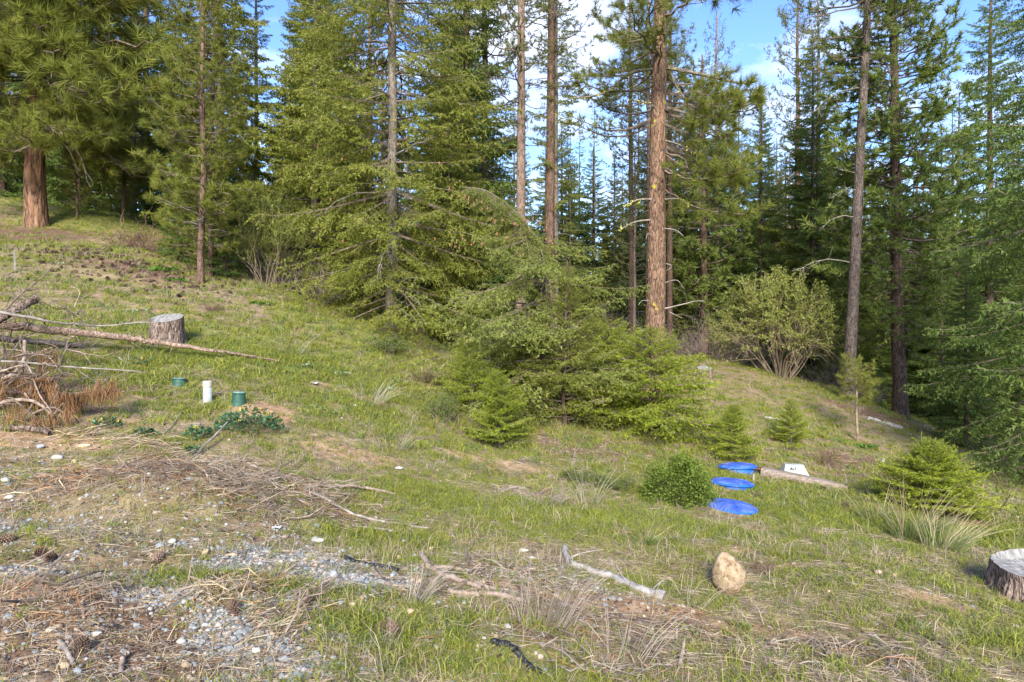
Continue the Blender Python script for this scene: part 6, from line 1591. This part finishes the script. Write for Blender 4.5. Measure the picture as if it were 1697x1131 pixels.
    for px, py, D, L, n, dx, w in [(155, 647, 7.85, .21, 160, -.05, .3), (163, 640, 7.85, .2, 120, .15, .4), (176, 645, 7.8, .22, 220, .15, .5), (184, 634, 7.9, .20, 140, .3, .5), (190, 648, 7.8, .14, 80, .5, .5),
                                   (69, 597, 8.1, .24, 130, 0, .15), (84, 588, 8.2, .24, 170, .1, .4), (62, 630, 7.75, .30, 260, .1, .4), (72, 629, 7.75, .32, 300, .25, .4), (82, 633, 7.75, .30, 260, .2, .3), (90, 645, 7.7, .24, 200, .1, .3),
                                   (48, 658, 7.7, .24, 200, .2, .5), (60, 664, 7.7, .18, 160, .2, .5), (106, 655, 7.75, .26, 200, .05, .3), (118, 655, 7.75, .3, 240, 0, .3), (130, 656, 7.8, .26, 180, 0, .25), (138, 653, 7.8, .16, 60, .3, .3),
                                   (36, 676, 7.4, .28, 140, 0, .2), (25, 590, 8.2, .2, 60, 0, .4), (10, 630, 7.9, .25, 200, -.2, .6), (28, 633, 7.9, .25, 200, -.3, .5), (42, 628, 7.8, .3, 220, .1, .4), (0, 650, 7.7, .25, 200, .1, .6), (15, 690, 7.4, .18, 160, .3, .8),
                                   (60, 695, 7.4, .16, 160, .4, .8), (85, 690, 7.45, .18, 180, .3, .6), (110, 685, 7.5, .18, 180, .2, .5)]:
        spray(px, py, D, L * .9, int(n * (.62 if px > 55 else .4)), dx, w)
pile()
# fine tangles of dead stems lying about
def tangle(px, D, w, d, h, n, lab, mat='greystraw', seed=0, L=(.15, .45), name='dead_stem_heap', az0=None):
    rng = np.random.default_rng(seed); m = MB(); n = int(n * .8)
    x0, y0, z0 = at(px, D)
    # a few overlapping clumps of different size instead of one oval
    nc = 9; cx = rng.uniform(-.85, .85, nc) * w; cy = rng.uniform(-.85, .85, nc) * d; cs = rng.uniform(.18, .55, nc); ca = rng.uniform(0, 3.14, nc); ch = rng.uniform(.3, 1.1, nc) * h
    q = rng.integers(nc, size=n); g = rng.normal(0, 1, (n, 2)) * cs[q, None] * [w * .75, d * .9]
    c = np.stack([cx[q] + g[:, 0], cy[q] + g[:, 1], ch[q] * np.exp(-(g[:, 0] / (cs[q] * w)) ** 2 - (g[:, 1] / (cs[q] * d)) ** 2) * rng.random(n)], 1)
    gz = H(x0 + c[:, 0], y0 + c[:, 1]) - z0; c[:, 2] += gz + .006
    b = np.where(rng.random(n) < .45, ca[q] + rng.normal(0, .4, n), rng.uniform(0, 6.28, n)) if az0 is None else rng.normal(az0, .6, n)
    dr = unit(np.stack([np.cos(b), np.sin(b), rng.normal(.03, .32, n)], 1))
    l = (L[0] * .4 + (L[1] - L[0] * .4) * rng.random(n) ** 2.2)[:, None] * .5; s = unit(np.cross(dr, rng.normal(size=(n, 3)))) * (.0009 + .0035 * rng.random((n, 1)) ** 2.5)
    mid = c + rng.normal(0, .16, (n, 3)) * l + [0, 0, .012]
    P0, P1 = c - dr * l, c + dr * l
    for P in (P0, P1): P[:, 2] = np.maximum(P[:, 2], H(x0 + P[:, 0], y0 + P[:, 1]) - z0 + .003)
    v = np.stack([P0 - s, P0 + s, mid + s, mid - s, P1 + s * .6, P1 - s * .6], 1).reshape(-1, 3); k = np.arange(n)[:, None] * 6; mi = rng.choice(4, n, p=[.5, .2, .15, .15])
    for z in range(4):
        kk = k[mi == z]; m.add(v, np.concatenate([kk + np.array([[0, 1, 2, 3]]), kk + np.array([[3, 2, 4, 5]])]), z, np.repeat(rng.random(n), 6))
    for k2 in range(max(8, n // 40)):     # thicker broken twigs with forks
        z = rng.integers(n); p = c[z] + [0, 0, .01]; e = p + dr[z] * rng.uniform(.08, .28); md = (p + e) / 2 + rng.normal(0, .015, 3); r = rng.uniform(.003, .009)
        vv, ff = tube(np.array([p, md, e]), [r, r * .9, r * .5], 5, jitter=.15, rng=rng); m.add(vv, ff, 4 + (k2 % 2))
        vv, ff = tube(np.array([md, md + (e - p) * .3 + rng.normal(0, .04, 3)]), [r * .5, r * .3], 4); m.add(vv, ff, 4 + (k2 % 2))
    o = m.build(name, [M[mat], M['litter'], M['straw'], M['greystraw'], M['root'], M['twig']]); o.location = (x0, y0, z0); tag(o, lab, 'dead stems')
tangle(440, 6.6, .75, .35, .20, 1500, 'grey tangle of dead twigs behind the long fallen stick', 'greystraw', 1)
tangle(330, 5.95, 1.0, .45, .18, 2600, 'wide heap of cut dead stems on the left mound', 'greystraw', 2, (.12, .35))
tangle(215, 6.2, .7, .4, .16, 1700, 'brownish end of the dead stem heap with orange needles', 'litter', 3, (.1, .3))
tangle(150, 7.3, .8, .16, .05, 900, 'straw-coloured dead stems spilling from the brush pile', 'straw', 4, (.15, .4), az0=.1)
tangle(300, 7.0, .5, .15, .05, 420, 'pale flattened straw below the glossy bush', 'straw', 5, (.15, .4), az0=.1)
tangle(395, 4.05, .30, .22, .10, 800, 'pale straw cap on the small mound at the lower left', 'straw', 6, (.1, .28))
tangle(470, 3.75, .16, .42, .05, 700, 'straw strip running down beside the lower gravel', 'straw', 7, (.1, .28), az0=1.2)
tangle(60, 3.7, .5, .3, .05, 900, 'brown litter of fine stems at the lower left corner', 'litter', 8, (.06, .2))
tangle(130, 4.05, .6, .25, .05, 900, 'dark wet litter and stems left of the lower gravel', 'greystraw', 18, (.06, .2))
tangle(960, 3.55, .5, .2, .08, 500, 'dead grey stems crossing at the bottom centre', 'greystraw', 9, (.15, .4))
tangle(1400, 3.9, .45, .25, .05, 500, 'grey dead stems matted on the lower right slope', 'greystraw', 10, (.1, .3))
tangle(880, 5.0, .5, .4, .06, 600, 'thin dead stems right of the brown roots', 'greystraw', 11, (.1, .3))
tangle(880, 8.1, .4, .3, .10, 500, 'whitish weathered stems in the slope centre', 'deadtwig', 12, (.1, .35))

# ---------------------------------------------------------------- boulder and stones
def rock(name, label, px, py, size, mat, seed, rot=0.0, sub=3, tilt=0.0, cat='stone', sink=.38, rough=.26, D=None):
    import bmesh
    rng = np.random.default_rng(seed); bm = bmesh.new(); bmesh.ops.create_icosphere(bm, subdivisions=sub, radius=1.0)
    v = np.array([q.co for q in bm.verts]); 
    k = 1 + rough * 2 * (fbm(v[:, 0] * 1.3 + seed, v[:, 1] * 1.3 + v[:, 2] * 1.1, 3, seed) - .5)
    for _ in range(9 if cat == 'stone' else 0):       # worn flat faces
        nrm = unit(rng.normal(size=3)); lim = rng.uniform(.62, .86); dd = (v * k[:, None]) @ nrm; k = np.where(dd > lim, k * (lim + (dd - lim) * .08) / np.maximum(dd, 1e-6), k)
    if cat == 'boulder': v = v * np.stack([1 - .22 * v[:, 2], 1 - .2 * v[:, 2], np.ones(len(v))], 1)
    v = v * k[:, None] * np.asarray(size)
    c, s = math.cos(tilt), math.sin(tilt); v = v @ np.array([[c, 0, -s], [0, 1, 0], [s, 0, c]])
    for q, co in zip(bm.verts, v): q.co = co
    me = bpy.data.meshes.new(name); bm.to_mesh(me); bm.free()
    for p in me.polygons: p.use_smooth = True
    me.materials.append(M[mat]); o = bpy.data.objects.new(name, me); COL.objects.link(o)
    x, y, z = gat(px, py) if D is None else at(px, D)
    o.location = (x, y, z + size[2] * (1 - sink)); o.rotation_euler = (0, 0, rot); return tag(o, label, cat)
rock('boulder', 'tan egg-shaped boulder standing on the lower slope', 1206, 980, (.122, .105, .158), 'boulder', 15, 0, 5, -.28, 'boulder', .30, .10)
for k, (px, py, sz, mat, rot, lab) in enumerate([
    (96, 757, (.085, .055, .040), 'stone_white', .1, 'flat white stone in front of the brush pile'), (138, 741, (.085, .04, .026), 'stone_tan', 0, 'flat buff slab just right of the flat white stone'),
    (124, 766, (.042, .035, .030), 'stone_tan', 0, 'small tan stone beside the flat white stone'), (67, 744, (.05, .035, .03), 'stone_grey', .4, 'blue-grey slate piece near the brush pile'),
    (151, 779, (.022, .02, .016), 'stone_grey', 0, 'tiny blue-grey stone on the left grass'), (286, 905, (.040, .03, .026), 'stone_white', .2, 'pale grey stone at the top edge of the gravel'),
    (266, 909, (.040, .03, .024), 'stone_grey', 1, 'grey stone left of the pale gravel-edge stone'), (341, 916, (.034, .03, .028), 'stone_tan', 0, 'round tan stone on the gravel edge'),
    (385, 922, (.045, .025, .018), 'stone_tan', .3, 'flat orange-tan stone slab on the gravel'), (430, 938, (.030, .028, .022), 'stone_grey', 0, 'round grey cobble right of the tan slab'),
    (103, 953, (.030, .028, .020), 'stone_white', 0, 'light cobble at the left gravel strip'), (288, 963, (.024, .022, .018), 'stone_grey', 0, 'grey pebble in the grassy strip'),
    (525, 893, (.075, .045, .030), 'stone_white', -.3, 'white flat rock by the lower end of the stem heap'), (598, 890, (.035, .025, .016), 'stone_grey', 0, 'small grey slab under the short pale stick'),
    (431, 935, (.03, .02, .015), 'stone_white', 1, 'thin pale chip on the gravel'), (552, 962, (.032, .028, .024), 'stone_grey', .5, 'bluish cobble under the black hose'),
    (484, 962, (.030, .025, .020), 'stone_grey', .5, 'bluish cobble left of the hose'), (465, 940, (.03, .02, .016), 'stone_white', .5, 'pale cobble by the grey cobble pair'),
    (567, 922, (.030, .024, .026), 'stone_grey', .2, 'pointed slate stone above the black hose'), (661, 922, (.020, .018, .026), 'stone_tan', 0, 'upright buff stone above the forked root'),
    (687, 918, (.026, .022, .022), 'stone_grey', 0, 'round dark stone right of the upright buff one'), (715, 901, (.035, .024, .016), 'stone_tan', 0, 'flat tan stone in the centre grass'),
    (755, 906, (.034, .024, .012), 'stone_grey', 0, 'flat grey stone in the centre grass'), (695, 968, (.022, .02, .02), 'stone_tan', 0, 'orange pebble below the roots'), (683, 966, (.024, .02, .018), 'stone_tan', 1, 'yellowish pebble below the roots'),
    (651, 960, (.030, .024, .015), 'stone_grey', 0, 'grey slab at the right end of the hose'), (718, 1013, (.026, .024, .018), 'stone_tan', 0, 'round yellow-tan stone near the straw tuft'), (680, 1027, (.034, .026, .020), 'stone_tan', 0, 'brown-tan stone under the white scrap'),
    (990, 971, (.024, .02, .016), 'stone_grey', 0, 'grey stone under the driftwood'), (868, 912, (.05, .02, .02), 'stone_white', -.3, 'pale broken stone left of the driftwood tip'), (882, 921, (.045, .02, .016), 'stone_white', -.3, 'second pale broken stone left of the driftwood'),
    (1455, 963, (.038, .030, .026), 'stone_tan', 0, 'rounded tan stone right of the boulder'), (1483, 965, (.022, .018, .018), 'stone_tan', 0, 'small round stone next to the rounded tan one'), (1499, 953, (.016, .015, .013), 'stone_white', 0, 'small white stone below the bunch grass'),
    (1437, 948, (.05, .02, .012), 'stone_tan', -.4, 'flat dusty slab left of the rounded tan stone'), (1008, 850, (.03, .02, .015), 'stone_grey', 0, 'grey-blue stone left of the dense shrub'), (1067, 1017, (.014, .012, .012), 'stone_white', 0, 'tiny white stone below the driftwood'),
    (1067, 1075, (.024, .02, .024), 'stone_tan', 0, 'buff stone in the lower weeds'), (1453, 1012, (.02, .016, .012), 'stone_grey', 0, 'pale blue-grey chip on the lower right slope'), (1373, 995, (.014, .012, .014), 'stone_tan', 0, 'tan pebble right of the boulder shrub'),
    (1685, 865, (.035, .03, .02), 'stone_tan', 0, 'buff stone on the shaded litter'), (425, 822, (.03, .025, .02), 'stone_tan', 0, 'tan rounded stone in the stem heap'), (390, 800, (.035, .03, .03), 'blacklog', 0, 'dark lump on top of the twig tangle'),
    (108, 1122, (.026, .022, .02), 'stone_tan', 0, 'orange pebble at the bottom left'), (129, 1126, (.024, .02, .02), 'stone_grey', 0, 'grey pebble at the bottom left'), (160, 1082, (.034, .02, .014), 'stone_white', .3, 'pale flat stone in the lower left litter'),
    (300, 1075, (.03, .024, .02), 'stone_white', .3, 'white cobble left of the lower gravel'), (425, 1095, (.024, .022, .018), 'stone_white', .3, 'white cobble on the lower gravel'), (10, 800, (.05, .035, .03), 'stone_white', 0, 'pale stone at the left border gravel'),
    (15, 830, (.045, .03, .025), 'stone_white', .4, 'long white stone at the left border')]):
    rock('stone', lab, px, py, tuple(.88 * q for q in sz), mat, 100 + k, rot, 3)
def scrap(px, py, s, lab, seed):
    rng = np.random.default_rng(seed); m = MB(); n = 5; g = np.stack(np.meshgrid(np.linspace(-1, 1, n), np.linspace(-.7, .7, n)), -1).reshape(-1, 2) * s
    z = rng.uniform(0, .5, n * n) * s; v = np.column_stack([g + rng.normal(0, .1 * s, g.shape), z]); k = [[i * n + j, i * n + j + 1, (i + 1) * n + j + 1, (i + 1) * n + j] for i in range(n - 1) for j in range(n - 1)]
    m.add(v, k); o = m.build('paper_scrap', M['whitetrash']); x, y, z0 = gat(px, py, .012); o.location = (x, y, z0); tag(o, lab, 'scrap')
scrap(697, 999, .032, 'crumpled white scrap at the tip of the small curved root', 1)
scrap(661, 779, .045, 'white scrap in the weeds at mid slope', 2)
scrap(458, 883, .035, 'white scrap on the stem heap left of the white rock', 3)
scrap(521, 638, .06, 'white scrap on the bare path across the upper meadow', 4)
scrap(586, 680, .04, 'yellowish white scrap in the middle meadow', 5)

# pine cones with open scales
def cone_mesh(seed):
    rng = np.random.default_rng(seed); m = MB(); n = 90
    for k in range(n):
        u = (k + .5) / n; a = k * 2.39996; R = .034 * math.sin(math.pi * min(.98, u * .85 + .12)) ** .7; z = .095 * u - .045
        d = np.array([math.cos(a), math.sin(a), .35 + .8 * u]); d /= np.linalg.norm(d); s = np.array([-math.sin(a), math.cos(a), 0]) * .0075
        b = np.array([math.cos(a) * R * .25, math.sin(a) * R * .25, z]); e = b + d * R * .95
        m.add([b, e - s, e + s, e + d * .004 + [0, 0, .004]], [[0, 1, 3], [0, 3, 2]], 0, min(1, .3 + .7 * rng.random()))
    v, f = tube(np.array([(0, 0, -.045), (0, 0, .05)]), [.012, .004], 6); m.add(v, f, 0, .1)
    return m.mesh('pine_cone', [M['cone']])
CM = [cone_mesh(k) for k in range(3)]
for k, (px, py, lab) in enumerate([(85, 935, 'open pine cone in the left grassy strip'), (68, 927, 'pine cone leaning on another in the left strip'), (8, 912, 'dark pine cone at the left border'), (261, 925, 'open pine cone beside the gravel edge stones'),
                                   (388, 1040, 'open pine cone on the lower mound'), (133, 1102, 'pine cone half buried in the lower left litter'), (652, 1062, 'pine cone in the lower centre grass'), (640, 1052, 'darker pine cone touching the lower centre one'),
                                   (365, 975, 'pine cone lying in the grass above the lower mound'), (1018, 768, 'pine cone on the slope before the fir clump'), (1120, 753, 'pine cone below the spreading fir'), (1121, 742, 'pine cone at the spreading fir tips'),
                                   (1070, 737, 'dark cone in shade of the spreading fir'), (1260, 752, 'pine cone left of the white box'), (1402, 848, 'pine cone in the grass right of the nearest blue lid'), (1363, 812, 'dark pine cone below the old timber'), (1258, 826, 'pine cone right of the middle lid')]):
    o = bpy.data.objects.new('pine_cone', CM[k % 3]); COL.objects.link(o); x, y, z = gat(px, py, .028); o.location = (x, y, z); o.rotation_euler = (1.2 + k * .4, k * .7, k * 1.3); s = 1.0 if py > 850 else 1.15; o.scale = (s,) * 3
    tag(o, lab, 'pine cone', 'fallen pine cones')
# brown cones and clods thick on the upper slope under the slim pines: too many to count
def far_cones():
    rng = np.random.default_rng(44); n = 480; x0, y0, _ = at(205, 15.0)
    x = x0 + rng.normal(0, 1.5, n); y = y0 + rng.normal(0, .9, n) - .25 * (x - x0) * .6
    rot = rng.uniform(0, 6.28, (n, 3)); s = np.repeat(rng.uniform(.5, 1.25, (n, 1)), 3, 1)
    scatter('fallen_cone_cover', np.stack([x, y, H(x, y) + .02], 1), rot, s, CM, rng.integers(3, size=n))
far_cones()
